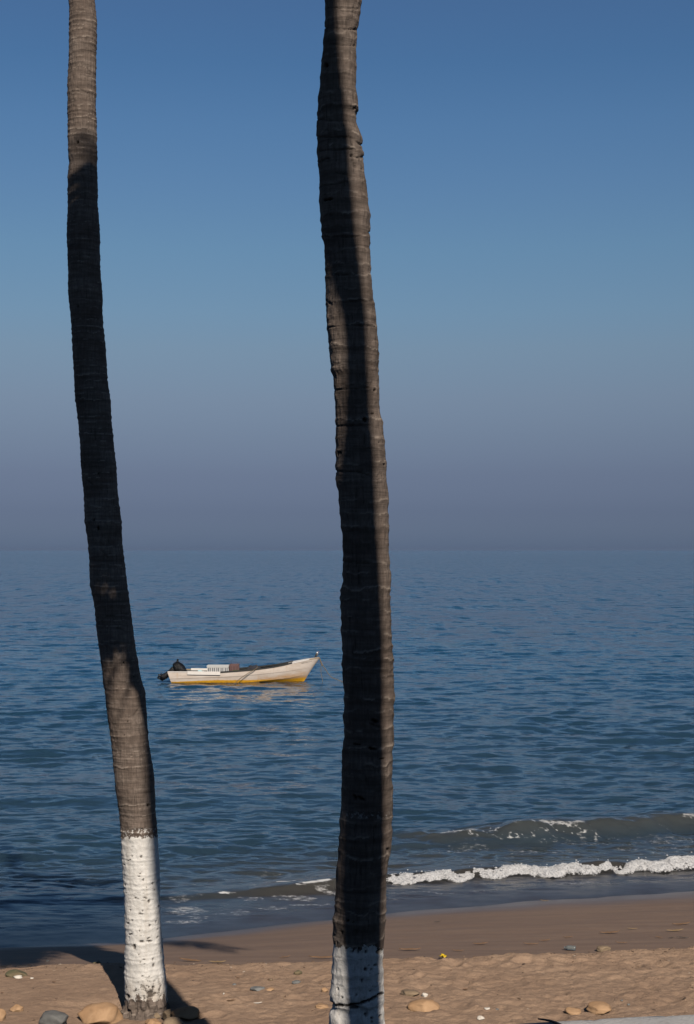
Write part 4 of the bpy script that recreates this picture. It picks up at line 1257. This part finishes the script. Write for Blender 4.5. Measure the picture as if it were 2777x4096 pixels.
def hull_mat():
    m, nt, b = new_mat('boat paint')
    g = N(nt)
    o = g.obj()
    s = g.n('ShaderNodeSeparateXYZ'); g.put(s.inputs[0], o)
    x, z = s.outputs['X'], s.outputs['Z']
    n1 = g.noise(g.scale(o, 1.6, 1.6, 6), 1.0, 5, 0.65); n2 = g.noise(o, 16, 5, 0.7); n3 = g.noise(g.scale(o, 9, 9, 1.3), 1.0, 4, 0.6)
    c = g.mix(g.rng(n1, 0.3, 0.7), (0.54, 0.455, 0.385), (0.66, 0.585, 0.52))
    c = g.mix(g.rng(n3, 0.55, 0.72, 0.0, 0.4), c, (0.52, 0.36, 0.22))          # rust runs
    # ochre stain that climbs towards the bow
    lim = g.rng(x, 2.9, 4.9, 0.10, 0.46, False)
    st = g.rng(g.math('ADD', z, g.math('MULTIPLY', g.math('SUBTRACT', n1, 0.5), 0.38)), lim, g.math('MULTIPLY', lim, 0.35), 0, 1)
    c = g.mix(g.math('MULTIPLY', st, g.rng(x, 1.5, 4.2, 0.3, 0.8)), c, (0.46, 0.25, 0.085))
    # yellow algae
    lim2 = g.rng(x, 0.0, 1.6, 0.05, 0.125, False)
    al = g.rng(g.math('ADD', z, g.math('MULTIPLY', g.math('SUBTRACT', n2, 0.5), 0.05)), lim2, g.math('SUBTRACT', lim2, 0.025), 0, 1)
    alx = g.rng(g.math('ADD', z, g.math('MULTIPLY', g.math('SUBTRACT', n2, 0.5), 0.06)), g.rng(x, 2.8, 4.9, 0.02, 0.20, False), g.rng(x, 2.8, 4.9, -0.02, 0.12, False), 0, 1)
    al = g.math('MAXIMUM', al, alx)
    ac = g.mix(g.rng(n2, 0.35, 0.65), (0.52, 0.26, 0.010), (0.70, 0.36, 0.016))
    c = g.mix(al, c, ac)
    c = g.mix(g.rng(g.math('ADD', z, g.math('MULTIPLY', g.math('SUBTRACT', n2, 0.5), 0.03)), 0.03, 0.005, 0, 0.85), c, (0.05, 0.035, 0.012))
    g.put(b.inputs['Base Color'], c)
    b.inputs['Roughness'].default_value = 0.55
    g.put(b.inputs['Normal'], g.bump(n2, 0.006, 0.5))
    return m


M_HULL = hull_mat()
M_BLACKRUB = simple_mat('black tarred rail', (0.022, 0.023, 0.022), 0.75, 0.4, 20, 0.01)
M_INSIDE = simple_mat('grey boat inside', (0.07, 0.075, 0.075), 0.8, 0.3, 6)
M_WHITE2 = simple_mat('white boat plank', (0.70, 0.66, 0.62), 0.6, 0.12, 6, 0.004)
M_OLDWOOD = simple_mat('worn wood rail', (0.34, 0.25, 0.15), 0.8, 0.3, 14, 0.006)

sheer = lambda x: np.interp(x, [-0.14, 0.5, 1.0, bx(883), bx(955), bx(1003), bx(1050), bx(1098), bx(1136), bx(1160), bx(1237), bx(1280)], [.405, .405, .395, .385, .432, .468, .52, .58, .646, .70, .845, .915])
strake = lambda x: np.interp(x, [-0.05, bx(790), bx(900), bx(955), bx(1050), bx(1140), bx(1196), bx(1237), 5.6], [.156, .20, .235, .263, .343, .418, .494, .53, .60])
chine = lambda x: np.interp(x, [0, 2.2, bx(1003), bx(1160), bx(1196), 5.3], [-.14, -.06, .012, .165, .23, .34])


def stem_x(z): return np.interp(z, [-0.4, 0.0, 0.05, .36, .6, .92], [4.80, bx(1213), bx(1217), bx(1238), bx(1255), bx(1279.5)])
def stern_x(z): return 0.0 - 0.137 * z / 0.405


def beam(s): return np.where(s < 0.5, 0.90 + 0.10 * np.sin(np.clip(s / 0.5, 0, 1) * math.pi / 2), np.cos(np.clip((s - 0.5) / 0.5, 0, 1) * math.pi / 2) ** 0.62)


ns = 64
S = np.linspace(0, 1, ns)
S = 1 - (1 - S) ** 1.25


def hull_rows(side):
    rows = []
    spec = [('keel', 0.02), ('mid', 0.50), ('chine', 0.80), ('chine2', 0.825), ('side', 0.89), ('strake', 0.95), ('strake2', 0.972), ('top', 0.99), ('sheer', 1.0)]
    for nm, bf in spec:
        x = 0 + S * 5.2
        for _ in range(6):
            zc, zst, zsh = chine(x), strake(x), sheer(x)
            zz = {'keel': np.interp(x, [0, 3, 4.8, 5.3], [-.30, -.28, -.12, 0.2]) , 'mid': 0.5 * np.interp(x, [0, 3, 4.8, 5.3], [-.30, -.28, -.12, 0.2]) + 0.5 * zc, 'chine': zc, 'chine2': zc + 0.012,
                  'side': (zc + 0.012) * 0.5 + (zst - 0.012) * 0.5, 'strake': zst - 0.010, 'strake2': zst, 'top': (zst + zsh) / 2, 'sheer': zsh}[nm]
            x0, x1 = stern_x(zz), stem_x(zz)
            x = x0 + S * (x1 - x0)
        b_ = HB * bf * beam(S) * (1.0 if nm not in ('keel',) else 1.0)
        b_ = np.maximum(b_ * (1 - 0.10 * (1 - bf) * 0), 0.006 * (1 - S) + 0.004)
        rows.append(np.stack([x, side * b_, zz], -1))
    return np.array(rows)


Rn = hull_rows(-1); Rf = hull_rows(1)
Pall = np.concatenate([Rn[::-1], Rf], 0)           # near sheer -> keel -> far sheer
nr, nc = Pall.shape[:2]
Vh = [tuple(v) for v in Pall.reshape(-1, 3)]
Qh = [tuple(q) for q in grid_quads(nr, nc).reshape(-1, 4)]
# transom
tr = [i * nc for i in range(nr)]
for a in range(nr // 2 - 1): Qh.append((tr[a], tr[a + 1], tr[nr - 2 - a], tr[nr - 1 - a]))
hull = bpy.data.objects.new('hull', raw_mesh('hull', Vh, Qh, False))
hull.data.materials.append(M_HULL)
link(hull, boat)
# inside: walls 3 cm in, floor boards
inn = []
for f_, zoff in ((0.94, 0.0), (0.86, -0.12), (0.72, -0.28)):
    for_side = []
    for side in (-1, 1):
        base_ = (Rn if side < 0 else Rf)[-1]
        p = base_.copy(); p[:, 1] *= f_; p[:, 2] = np.maximum(p[:, 2] + zoff, 0.07); p[:, 0] = 0.03 + (p[:, 0] - p[0, 0]) * 0.975
        for_side.append(p)
    inn.append(for_side)
cut = int(np.argmax(Rf[-1][:, 0] > bx(1080)))
inn = [[p[:cut] for p in q] for q in inn]
seq = [inn[0][0], inn[1][0], inn[2][0], inn[2][1], inn[1][1], inn[0][1]]
grid_obj('inner_hull', np.array(seq)[::-1], M_INSIDE, boat, smooth=False)


def rail(name, x0, x1, mat, side, hgt, wid, lift=0.0, out=0.012):
    xs = np.linspace(x0, x1, max(6, int((x1 - x0) * 14)))
    base_ = (Rn if side < 0 else Rf)[-1]
    yb = np.interp(xs, base_[:, 0], base_[:, 1])
    zb = sheer(xs) + lift
    bm = bmesh.new()
    pr = None
    for x, y, z in zip(xs, yb, zb):
        yo = y + side * out; yi = y - side * wid
        if side * yi < 0.0: yi = 0.0
        ring = [bm.verts.new((x, yo, z)), bm.verts.new((x, yo, z + hgt)), bm.verts.new((x, yi, z + hgt)), bm.verts.new((x, yi, z))]
        if pr:
            for q in range(4): bm.faces.new((pr[q], pr[(q + 1) % 4], ring[(q + 1) % 4], ring[q]))
        else: bm.faces.new(ring[::-1])
        pr = ring
    bm.faces.new(pr)
    return bm_obj(name, bm, mat, boat, False)


for side in (-1, 1):
    rail('gunwale', -0.135, bx(749), M_OLDWOOD if side > 0 else M_WHITE2, side, 0.03, 0.07)
    rail('gunwale', bx(882), bx(1168), M_BLACKRUB, side, 0.05, 0.09)
    rail('gunwale', bx(1168.5), bx(1236), M_WHITE2, side, 0.03, 0.08)
    rail('gunwale', bx(1236.5), 5.55, M_OLDWOOD, side, 0.026, 0.08)
wb = rail('side_board', bx(750), bx(881.5), M_WHITE2, -1, 0.125, 0.05, -0.075, 0.035)
rail('side_board', bx(750), bx(881.5), M_WHITE2, 1, 0.09, 0.05, -0.03, 0.01)
# foredeck
bm = bmesh.new()
pr = None
for x in np.linspace(bx(1150), 5.50, 12):
    yb = float(np.interp(x, Rf[-1][:, 0], Rf[-1][:, 1])) - 0.02
    z = float(sheer(x)) + 0.012
    ring = [bm.verts.new((x, -max(yb, .005), z)), bm.verts.new((x, 0, z + 0.02)), bm.verts.new((x, max(yb, .005), z))]
    if pr:
        for q in range(2): bm.faces.new((pr[q], ring[q], ring[q + 1], pr[q + 1]))
    pr = ring
bm_obj('foredeck', bm, M_WHITE2, boat)
# thwarts
for x, w in ((0.75, 0.25), (2.75, 0.22), (3.7, 0.22)):
    bm = bmesh.new()
    hb = float(np.interp(x, Rf[-1][:, 0], Rf[-1][:, 1])) * (0.92 if x < 3 else 0.80)
    add_box(bm, (x - w / 2, -hb, float(sheer(x)) - 0.17), (x + w / 2, hb, float(sheer(x)) - 0.13), 0.006)
    bm_obj('seat', bm, M_INSIDE, boat, False)
# strake moulding: a slim rubbing strip along the lap
# registration number painted on the bow
cu = bpy.data.curves.new('registration', 'FONT')
cu.body = '1600104613-4'
cu.size = 0.085; cu.space_character = 1.15
tmp = bpy.data.objects.new('tmp', cu)
COL.objects.link(tmp)
dg = bpy.context.evaluated_depsgraph_get()
me = bpy.data.meshes.new_from_object(tmp.evaluated_get(dg))
COL.objects.unlink(tmp)


def hull_y(x, z):
    i = np.argmin(np.abs(Rn[-1][:, 0] - x))
    best = None
    ya = []
    za = []
    for k in range(5, 9):
        ya.append(float(np.interp(x, Rn[k][:, 0], Rn[k][:, 1]))); za.append(float(np.interp(x, Rn[k][:, 0], Rn[k][:, 2])))
    return float(np.interp(z, za, ya))


def wrap_text(me, x0, x1, z0, slope, name):
    co = np.zeros(len(me.vertices) * 3); me.vertices.foreach_get('co', co); co = co.reshape(-1, 3)
    L = co[:, 0].max()
    out = []
    for u, v, _ in co:
        x = x0 + u / L * (x1 - x0); z = z0 + slope * (x - x0) + v
        out.append((x, hull_y(x, z) - 0.006, z))
    me.vertices.foreach_set('co', np.array(out).ravel()); me.update()
    me.materials.clear(); me.materials.append(simple_mat('faded lettering', (0.12, 0.11, 0.105), 0.7))
    return link(bpy.data.objects.new(name, me), boat)


wrap_text(me, bx(1203), bx(1245), bz(2660.5), 0.17, 'registration_number')
# outboard motor, tilted up and wrapped in black plastic
M_PLAST = simple_mat('black plastic wrap', (0.005, 0.005, 0.006), 0.32, 0.4, 12, 0.03, spec=0.35)
M_MOTOR = simple_mat('black motor metal', (0.016, 0.016, 0.017), 0.45, 0.3, 12)
bm = bmesh.new()
prof = [(0.36, 0.36, 0.19, 0.20), (0.35, 0.42, 0.245, 0.24), (0.32, 0.50, 0.235, 0.24), (0.28, 0.58, 0.215, 0.22), (0.24, 0.66, 0.185, 0.19), (0.225, 0.72, 0.12, 0.13), (0.225, 0.755, 0.05, 0.05), (0.232, 0.79, 0.034, 0.034), (0.235, 0.845, 0.042, 0.042), (0.237, 0.86, 0.015, 0.015)]
zs_ = np.linspace(0, len(prof) - 1, 46)
pa = np.array(prof)
rings = []
for t in zs_:
    cx_, cz_, ra, rb = [np.interp(t, range(len(prof)), pa[:, k]) for k in range(4)]
    ring = []
    for k in range(28):
        a = 2 * math.pi * k / 28
        pl = 1 + 0.12 * mnoise.noise(Vector((math.cos(a) * 2.2, math.sin(a) * 2.2, cz_ * 4))) + 0.05 * math.sin(a * 9 + cz_ * 6)
        ring.append(bm.verts.new((cx_ - 0.06 + ra * pl * math.cos(a), rb * pl * math.sin(a), cz_)))
    rings.append(ring)
for q, s in zip(rings, rings[1:]):
    for k in range(28): bm.faces.new((q[k], q[(k + 1) % 28], s[(k + 1) % 28], s[k]))
bm.faces.new(rings[0][::-1]); bm.faces.new(rings[-1])
motor = bm_obj('outboard_motor', bm, M_PLAST, boat)
# wrapped shoulder and leg
bm = bmesh.new()
leg = [(0.10, 0.46, 0.17), (0.0, 0.40, 0.15), (-0.12, 0.32, 0.12), (-0.24, 0.25, 0.105), (-0.36, 0.18, 0.115), (-0.46, 0.13, 0.10)]
rr_ = []
for x, z, ra in leg:
    rr_.append([bm.verts.new((x - 0.55 * ra * math.sin(a) * 0.9, 0.10 * math.cos(a) * (0.6 + ra * 2), z + ra * math.sin(a) * 0.95)) for a in [2 * math.pi * k / 14 for k in range(14)]])
for q, s in zip(rr_, rr_[1:]):
    for k in range(14): bm.faces.new((q[k], q[(k + 1) % 14], s[(k + 1) % 14], s[k]))
bm.faces.new(rr_[0][::-1]); bm.faces.new(rr_[-1])
bm_obj('motor_leg', bm, M_PLAST, motor)
bm = bmesh.new()
for y in (-0.008, 0.008):
    pass
poly = [(-0.30, 0.12), (-0.40, 0.015), (-0.50, 0.07), (-0.60, 0.125), (-0.55, 0.15), (-0.44, 0.17)]
va = [bm.verts.new((x, -0.012, z)) for x, z in poly]; vb = [bm.verts.new((x, 0.012, z)) for x, z in poly]
bm.faces.new(va); bm.faces.new(vb[::-1])
for k in range(len(poly)): bm.faces.new((va[k], va[(k + 1) % len(poly)], vb[(k + 1) % len(poly)], vb[k]))
bm_obj('skeg', bm, M_MOTOR, motor, False)
bm = bmesh.new()
hubp = Vector((-0.50, 0, 0.23)); ax = Vector((-0.62, 0, 0.55)).normalized()
add_tube(bm, [hubp - ax * 0.14 + Vector((0, 0, -0.02)), hubp - ax * 0.04, hubp + ax * 0.05, hubp + ax * 0.09], [0.05, 0.045, 0.035, 0.01], 10)
u = ax.cross(Vector((0, 1, 0))).normalized(); v = ax.cross(u)
for k in range(3):
    a = k * 2.094 + 0.5
    rd = u * math.cos(a) + v * math.sin(a); tn = ax.cross(rd)
    ring = []
    for t, w in ((0.03, 0.025), (0.07, 0.055), (0.11, 0.06), (0.145, 0.03)):
        tw = tn * 0.8 + ax * 0.5
        ring.append((bm.verts.new(hubp + rd * t - tw * w), bm.verts.new(hubp + rd * t + tw * w), bm.verts.new(hubp + rd * t + tw * w + ax * 0.008), bm.verts.new(hubp + rd * t - tw * w + ax * 0.008)))
    for q, s in zip(ring, ring[1:]):
        for m_ in range(4): bm.faces.new((q[m_], q[(m_ + 1) % 4], s[(m_ + 1) % 4], s[m_]))
    bm.faces.new(ring[-1])
bm_obj('propeller', bm, M_MOTOR, motor)

# cargo in the boat -----------------------------------------------------------
zf = 0.07


def crate(name, label, x0, x1, y0, y1, z0, z1, mat, matlid, bars, lid):
    o = empty(name, (bo.x + (x0 + x1) / 2, bo.y + (y0 + y1) / 2, z0), label, 'crate')
    hx, hy, h = (x1 - x0) / 2, (y1 - y0) / 2, z1 - z0
    bm = bmesh.new()
    add_box(bm, (-hx, -hy, 0), (hx, hy, 0.03))
    n = bars
    for k in range(n + 1):
        x = -hx + 2 * hx * k / n
        w = 0.018 if k % 2 else 0.03
        for y in (-hy, hy): add_box(bm, (max(-hx, x - w), y - 0.008, 0.031), (min(hx, x + w), y + 0.008, h - 0.031))
    for k in range(1, 5):
        y = -hy + 2 * hy * k / 5
        for x in (-hx, hx): add_box(bm, (x - 0.008, y - 0.03, 0.031), (x + 0.008, y + 0.03, h - 0.031))
    for x in (-hx, hx):
        add_box(bm, (x - 0.0095, -hy - 0.009, h - 0.03), (x + 0.0095, hy + 0.009, h))
    for y in (-hy, hy): add_box(bm, (-hx + 0.0096, y - 0.0085, h - 0.03), (hx - 0.0096, y + 0.0085, h))
    bm_obj('crate_frame', bm, mat, o, False)
    bm = bmesh.new()
    add_box(bm, (-hx + 0.03, -hy + 0.03, 0.031), (hx - 0.03, hy - 0.03, h - 0.06), 0.01)
    bm_obj('crate_contents', bm, matlid[1], o, False)
    if lid:
        bm = bmesh.new()
        add_box(bm, (-hx - 0.02, -hy - 0.02, h + 0.001), (hx + 0.02, hy + 0.02, h + 0.055), 0.012)
        bm_obj('lid', bm, matlid[0], o, False)
    return o


M_CWHITE = simple_mat('white crate plastic', (0.52, 0.515, 0.50), 0.5, 0.1, 8)
M_CRED = simple_mat('faded red crate', (0.13, 0.07, 0.065), 0.6, 0.25, 8)
M_CDARK = simple_mat('dark crate filling', (0.06, 0.065, 0.09), 0.8, 0.5, 9)
M_CRED2 = simple_mat('dull maroon filling', (0.11, 0.06, 0.06), 0.8, 0.4, 9)
crate('slatted_crate', 'long white lidded slatted crate in the middle of the boat', bx(825), bx(910), -0.25, 0.25, 0.22, 0.575, M_CWHITE, (M_CWHITE, M_CDARK), 10, True)
crate('slatted_crate', 'dull red crate right behind the white crate in the boat', bx(914.5), bx(951), -0.22, 0.22, 0.22, 0.665, M_CRED, (M_CRED, M_CRED2), 6, False)
# jug
jug = empty('water_jug', (bo.x + bx(800), bo.y - 0.1, 0.28), 'small pale blue and white jug lying near the stern of the boat', 'jug')
bm = bmesh.new()
add_tube(bm, [(-0.14, 0, 0.09), (-0.13, 0, 0.09), (-0.02, 0, 0.09), (0.02, 0, 0.10), (0.05, 0, 0.10)], [0.05, 0.085, 0.085, 0.05, 0.03], 16)
bm_obj('jug_body', bm, simple_mat('pale blue plastic', (0.42, 0.60, 0.62), 0.4, 0.1), jug)
bm = bmesh.new()
add_tube(bm, [(0.051, 0, 0.10), (0.10, 0, 0.10)], [0.04, 0.035], 14)
bm_obj('cap', bm, M_CWHITE, jug)
# green netting below the red crate and dark net heap amidships
def heap(name, label, cat, c, r, mat, seed):
    bm = bmesh.new()
    bmesh.ops.create_icosphere(bm, subdivisions=4, radius=1)
    for v in bm.verts:
        k = 1 + 0.35 * mnoise.noise(v.co * 1.7 + Vector((seed, 0, 0))) + 0.14 * mnoise.noise(v.co * 6 + Vector((0, seed, 0)))
        v.co = Vector((v.co.x * r[0] * k, v.co.y * r[1] * k, max(v.co.z * k, -0.4) * r[2]))
    o = bm_obj(name, bm, mat)
    o.location = c
    return tag(o, label, cat)


heap('net_heap', 'green netting piled at the foot of the red crate', 'net', (bo.x + bx(935), bo.y - 0.42, 0.33), (0.30, 0.14, 0.13), simple_mat('green net', (0.10, 0.13, 0.035), 0.9, 0.5, 30, 0.02), 3)
heap('net_heap', 'dark net bundle showing above the black rail amidships', 'net', (bo.x + bx(1012), bo.y + 0.2, 0.38), (0.32, 0.22, 0.22), simple_mat('dark net', (0.028, 0.028, 0.036), 0.9, 0.5, 30, 0.02), 8)

# ropes -----------------------------------------------------------------------
M_ROPE = simple_mat('weathered rope', (0.16, 0.12, 0.075), 0.9, 0.3, 40)


def catm(pts, n=10):
    P = [Vector(p) for p in pts]
    P = [P[0] * 2 - P[1]] + P + [P[-1] * 2 - P[-2]]
    out = []
    for i in range(1, len(P) - 2):
        for k in range(n):
            t = k / n
            a, b_, c, d = P[i - 1], P[i], P[i + 1], P[i + 2]
            out.append(0.5 * ((2 * b_) + (c - a) * t + (2 * a - 5 * b_ + 4 * c - d) * t * t + (3 * b_ - a - 3 * c + d) * t ** 3))
    out.append(P[-2])
    return out


def rp(px, py, y=0.0): return (boat_x0 + bx(px), bo.y + y, bz(py + HB / F * 0) - 0.0)


bm = bmesh.new()
mr = catm([rp(1277, 2640), rp(1281, 2650), rp(1286, 2662), rp(1292, 2672), rp(1300, 2682), rp(1311, 2700), rp(1325, 2716), rp(1345, 2725), rp(1366, 2733), rp(1395, 2744)])
add_tube(bm, mr, [0.024] * 28 + [0.013] * (len(mr) - 28), 7)
tag(bm_obj('mooring_rope', bm, M_ROPE), 'weathered mooring rope running from the bow tip down into the sea', 'rope')
bm = bmesh.new()
add_tube(bm, catm([rp(1286, 2664, -0.03), rp(1283, 2682, -0.03), rp(1284, 2705, -0.03), rp(1289, 2726, -0.03), rp(1290, 2742, -0.03)]), 0.010, 6)
tag(bm_obj('loose_rope', bm, M_ROPE), 'thin loose rope end hanging straight down beside the mooring rope', 'rope')
bm = bmesh.new()
zz = float(sheer(bx(1027))) + 0.07
add_tube(bm, catm([(bo.x + bx(1030), bo.y - 0.45, zz + 0.04), (bo.x + bx(1022), bo.y - 0.70, zz - 0.03), (bo.x + bx(990), bo.y - 0.74, 0.36), (bo.x + bx(960), bo.y - 0.77, 0.17), (bo.x + bx(936), bo.y - 0.80, -0.04)]), 0.013, 6)
tag(bm_obj('side_rope', bm, M_ROPE), 'rope slanting over the white side of the boat into the water', 'rope')

# the gull on the bow -----------------------------------------------------------
gx, gz = bx(1266), float(sheer(bx(1266))) + 0.026
gull = empty('gull', (bo.x + gx, bo.y, gz), 'dark grey gull with a white head standing on the bow tip', 'bird')


def skin_body(name, pts, edges, radii, mat, parent, sub=2):
    me = bpy.data.meshes.new(name)
    me.from_pydata(pts, edges, [])
    o = link(bpy.data.objects.new(name, me), parent)
    md = o.modifiers.new('skin', 'SKIN')
    for i, q in enumerate(radii): me.skin_vertices[0].data[i].radius = q if hasattr(q, '__len__') else (q, q)
    me.skin_vertices[0].data[0].use_root = True
    ms = o.modifiers.new('sub', 'SUBSURF'); ms.levels = sub; ms.render_levels = sub
    me.materials.append(mat)
    return o


m, nt, b = new_mat('gull feathers')
g = N(nt)
s = g.n('ShaderNodeSeparateXYZ'); g.put(s.inputs[0], g.obj())
g.put(b.inputs['Base Color'], g.mix(g.rng(s.outputs['Z'], 0.165, 0.185), g.mix(g.rng(s.outputs['X'], -0.02, 0.03), (0.05, 0.045, 0.045), (0.17, 0.15, 0.14)), (0.82, 0.82, 0.82)))
b.inputs['Roughness'].default_value = 0.8
skin_body('body', [(0, 0, 0.10), (0.016, 0, 0.145), (0.018, 0, 0.185), (0.022, 0, 0.212), (-0.035, 0, 0.055), (-0.085, 0, 0.0)], [(0, 1), (1, 2), (2, 3), (0, 4), (4, 5)],
          [(0.050, 0.052), (0.044, 0.048), (0.026, 0.028), (0.026, 0.024), (0.030, 0.036), (0.008, 0.014)], m, gull)
bm = bmesh.new()
add_tube(bm, [(0.040, 0, 0.212), (0.075, 0, 0.207), (0.085, 0, 0.200)], [0.009, 0.007, 0.002], 8)
bm_obj('beak', bm, simple_mat('red beak', (0.45, 0.06, 0.03), 0.5), gull)
for y in (-0.02, 0.02):
    bm = bmesh.new()
    add_tube(bm, [(0.0, y, 0.07), (0.004, y, 0.03), (0.0, y, 0.004)], [0.006, 0.004, 0.004], 6)
    add_tube(bm, [(0.0, y, 0.004), (0.03, y, 0.003)], [0.004, 0.002], 6)
    bm_obj('leg', bm, M_MOTOR, gull)
for y in (-1, 1):
    bm = bmesh.new()
    pts = [(0.012, 0.046, 0.135), (-0.02, 0.056, 0.10), (-0.055, 0.047, 0.055), (-0.105, 0.015, -0.012)]
    wd = [0.018, 0.036, 0.028, 0.004]
    ring = []
    for (x, yy, z), w in zip(pts, wd):
        ring.append([bm.verts.new((x + w * 0.7, y * yy, z + w)), bm.verts.new((x - w * 0.5, y * (yy + 0.004), z - w * 0.6)), bm.verts.new((x - w * 0.5, y * (yy - 0.008), z - w * 0.6)), bm.verts.new((x + w * 0.7, y * (yy - 0.010), z + w))])
    for q, s_ in zip(ring, ring[1:]):
        for k in range(4): bm.faces.new((q[k], q[(k + 1) % 4], s_[(k + 1) % 4], s_[k]))
    bm.faces.new(ring[0]); bm.faces.new(ring[-1][::-1])
    bm_obj('wing', bm, simple_mat('dark wing', (0.035, 0.033, 0.034), 0.8), gull)

# ------------------------------------------------------------------ sea air
bm = bmesh.new(); add_box(bm, (-26000, -80, -4.2), (26000, 32000, 22))
mh = bpy.data.materials.new('haze'); mh.use_nodes = True
for q in [q for q in mh.node_tree.nodes if q.type == 'BSDF_PRINCIPLED']: mh.node_tree.nodes.remove(q)
pvn = mh.node_tree.nodes.new('ShaderNodeVolumePrincipled')
pvn.inputs['Color'].default_value = (0.255, 0.345, 0.53, 1); pvn.inputs['Density'].default_value = 2.4e-5
mh.node_tree.links.new(pvn.outputs[0], [q for q in mh.node_tree.nodes if q.type == 'OUTPUT_MATERIAL'][0].inputs['Volume'])
tag(bm_obj('haze', bm, mh, None, False), 'pale sea air that softens the horizon', 'haze', kind='stuff')

# ------------------------------------------------------------------ sky, sun, camera
w = bpy.data.worlds.new('World')
SC.world = w
w.use_nodes = True
nt = w.node_tree
g = N(nt)
bg = nt.nodes['Background']
sky = g.n('ShaderNodeTexSky')
sky.sky_type = 'NISHITA'
sky.sun_disc = False
sky.sun_elevation = EL
sky.sun_rotation = math.pi - AZ
sky.air_density = 1.0; sky.dust_density = 0.6; sky.ozone_density = 1.5
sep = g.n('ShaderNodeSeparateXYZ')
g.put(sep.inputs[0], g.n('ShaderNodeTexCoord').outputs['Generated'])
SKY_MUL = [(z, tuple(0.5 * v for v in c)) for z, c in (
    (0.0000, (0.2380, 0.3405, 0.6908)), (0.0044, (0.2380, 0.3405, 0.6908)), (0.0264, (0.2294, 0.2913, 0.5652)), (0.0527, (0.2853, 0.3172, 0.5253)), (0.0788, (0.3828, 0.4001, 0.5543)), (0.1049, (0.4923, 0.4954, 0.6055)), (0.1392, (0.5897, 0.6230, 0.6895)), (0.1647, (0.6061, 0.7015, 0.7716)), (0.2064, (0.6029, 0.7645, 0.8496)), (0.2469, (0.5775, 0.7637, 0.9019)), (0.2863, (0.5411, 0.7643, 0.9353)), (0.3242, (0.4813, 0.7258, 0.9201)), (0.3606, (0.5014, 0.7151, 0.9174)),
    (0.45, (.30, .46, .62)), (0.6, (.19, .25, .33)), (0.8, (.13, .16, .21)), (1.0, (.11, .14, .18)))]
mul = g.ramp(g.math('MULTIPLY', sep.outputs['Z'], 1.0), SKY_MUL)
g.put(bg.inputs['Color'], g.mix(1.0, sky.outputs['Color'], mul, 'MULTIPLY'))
bg.inputs['Strength'].default_value = 0.15

sl = bpy.data.lights.new('sun', 'SUN')
sl.energy = 5.0
sl.angle = math.radians(0.5)
sl.color = (1.0, 0.90, 0.78)
so = bpy.data.objects.new('sun', sl)
so.rotation_euler = Vector(tuple(SUN)).to_track_quat('Z', 'Y').to_euler()
so.location = (20, -40, 40)
link(so)

cam = bpy.data.cameras.new('camera')
cam.sensor_fit = 'VERTICAL'
cam.sensor_height = 36.0
cam.sensor_width = 36.0
cam.lens = 36.0 * F / 4096
cam.clip_start = 0.05
cam.clip_end = 60000
cam.shift_y = (HY - 2048) / 4096
co_ = bpy.data.objects.new('camera', cam)
co_.location = (0, 0, EYE)
co_.rotation_euler = (math.radians(90), 0, 0)
link(co_)
SC.camera = co_

SC.view_settings.view_transform = 'Standard'
SC.view_settings.look = 'None'
SC.view_settings.exposure = 0.0
SC.view_settings.gamma = 1.0
SC.cycles.diffuse_bounces = 0
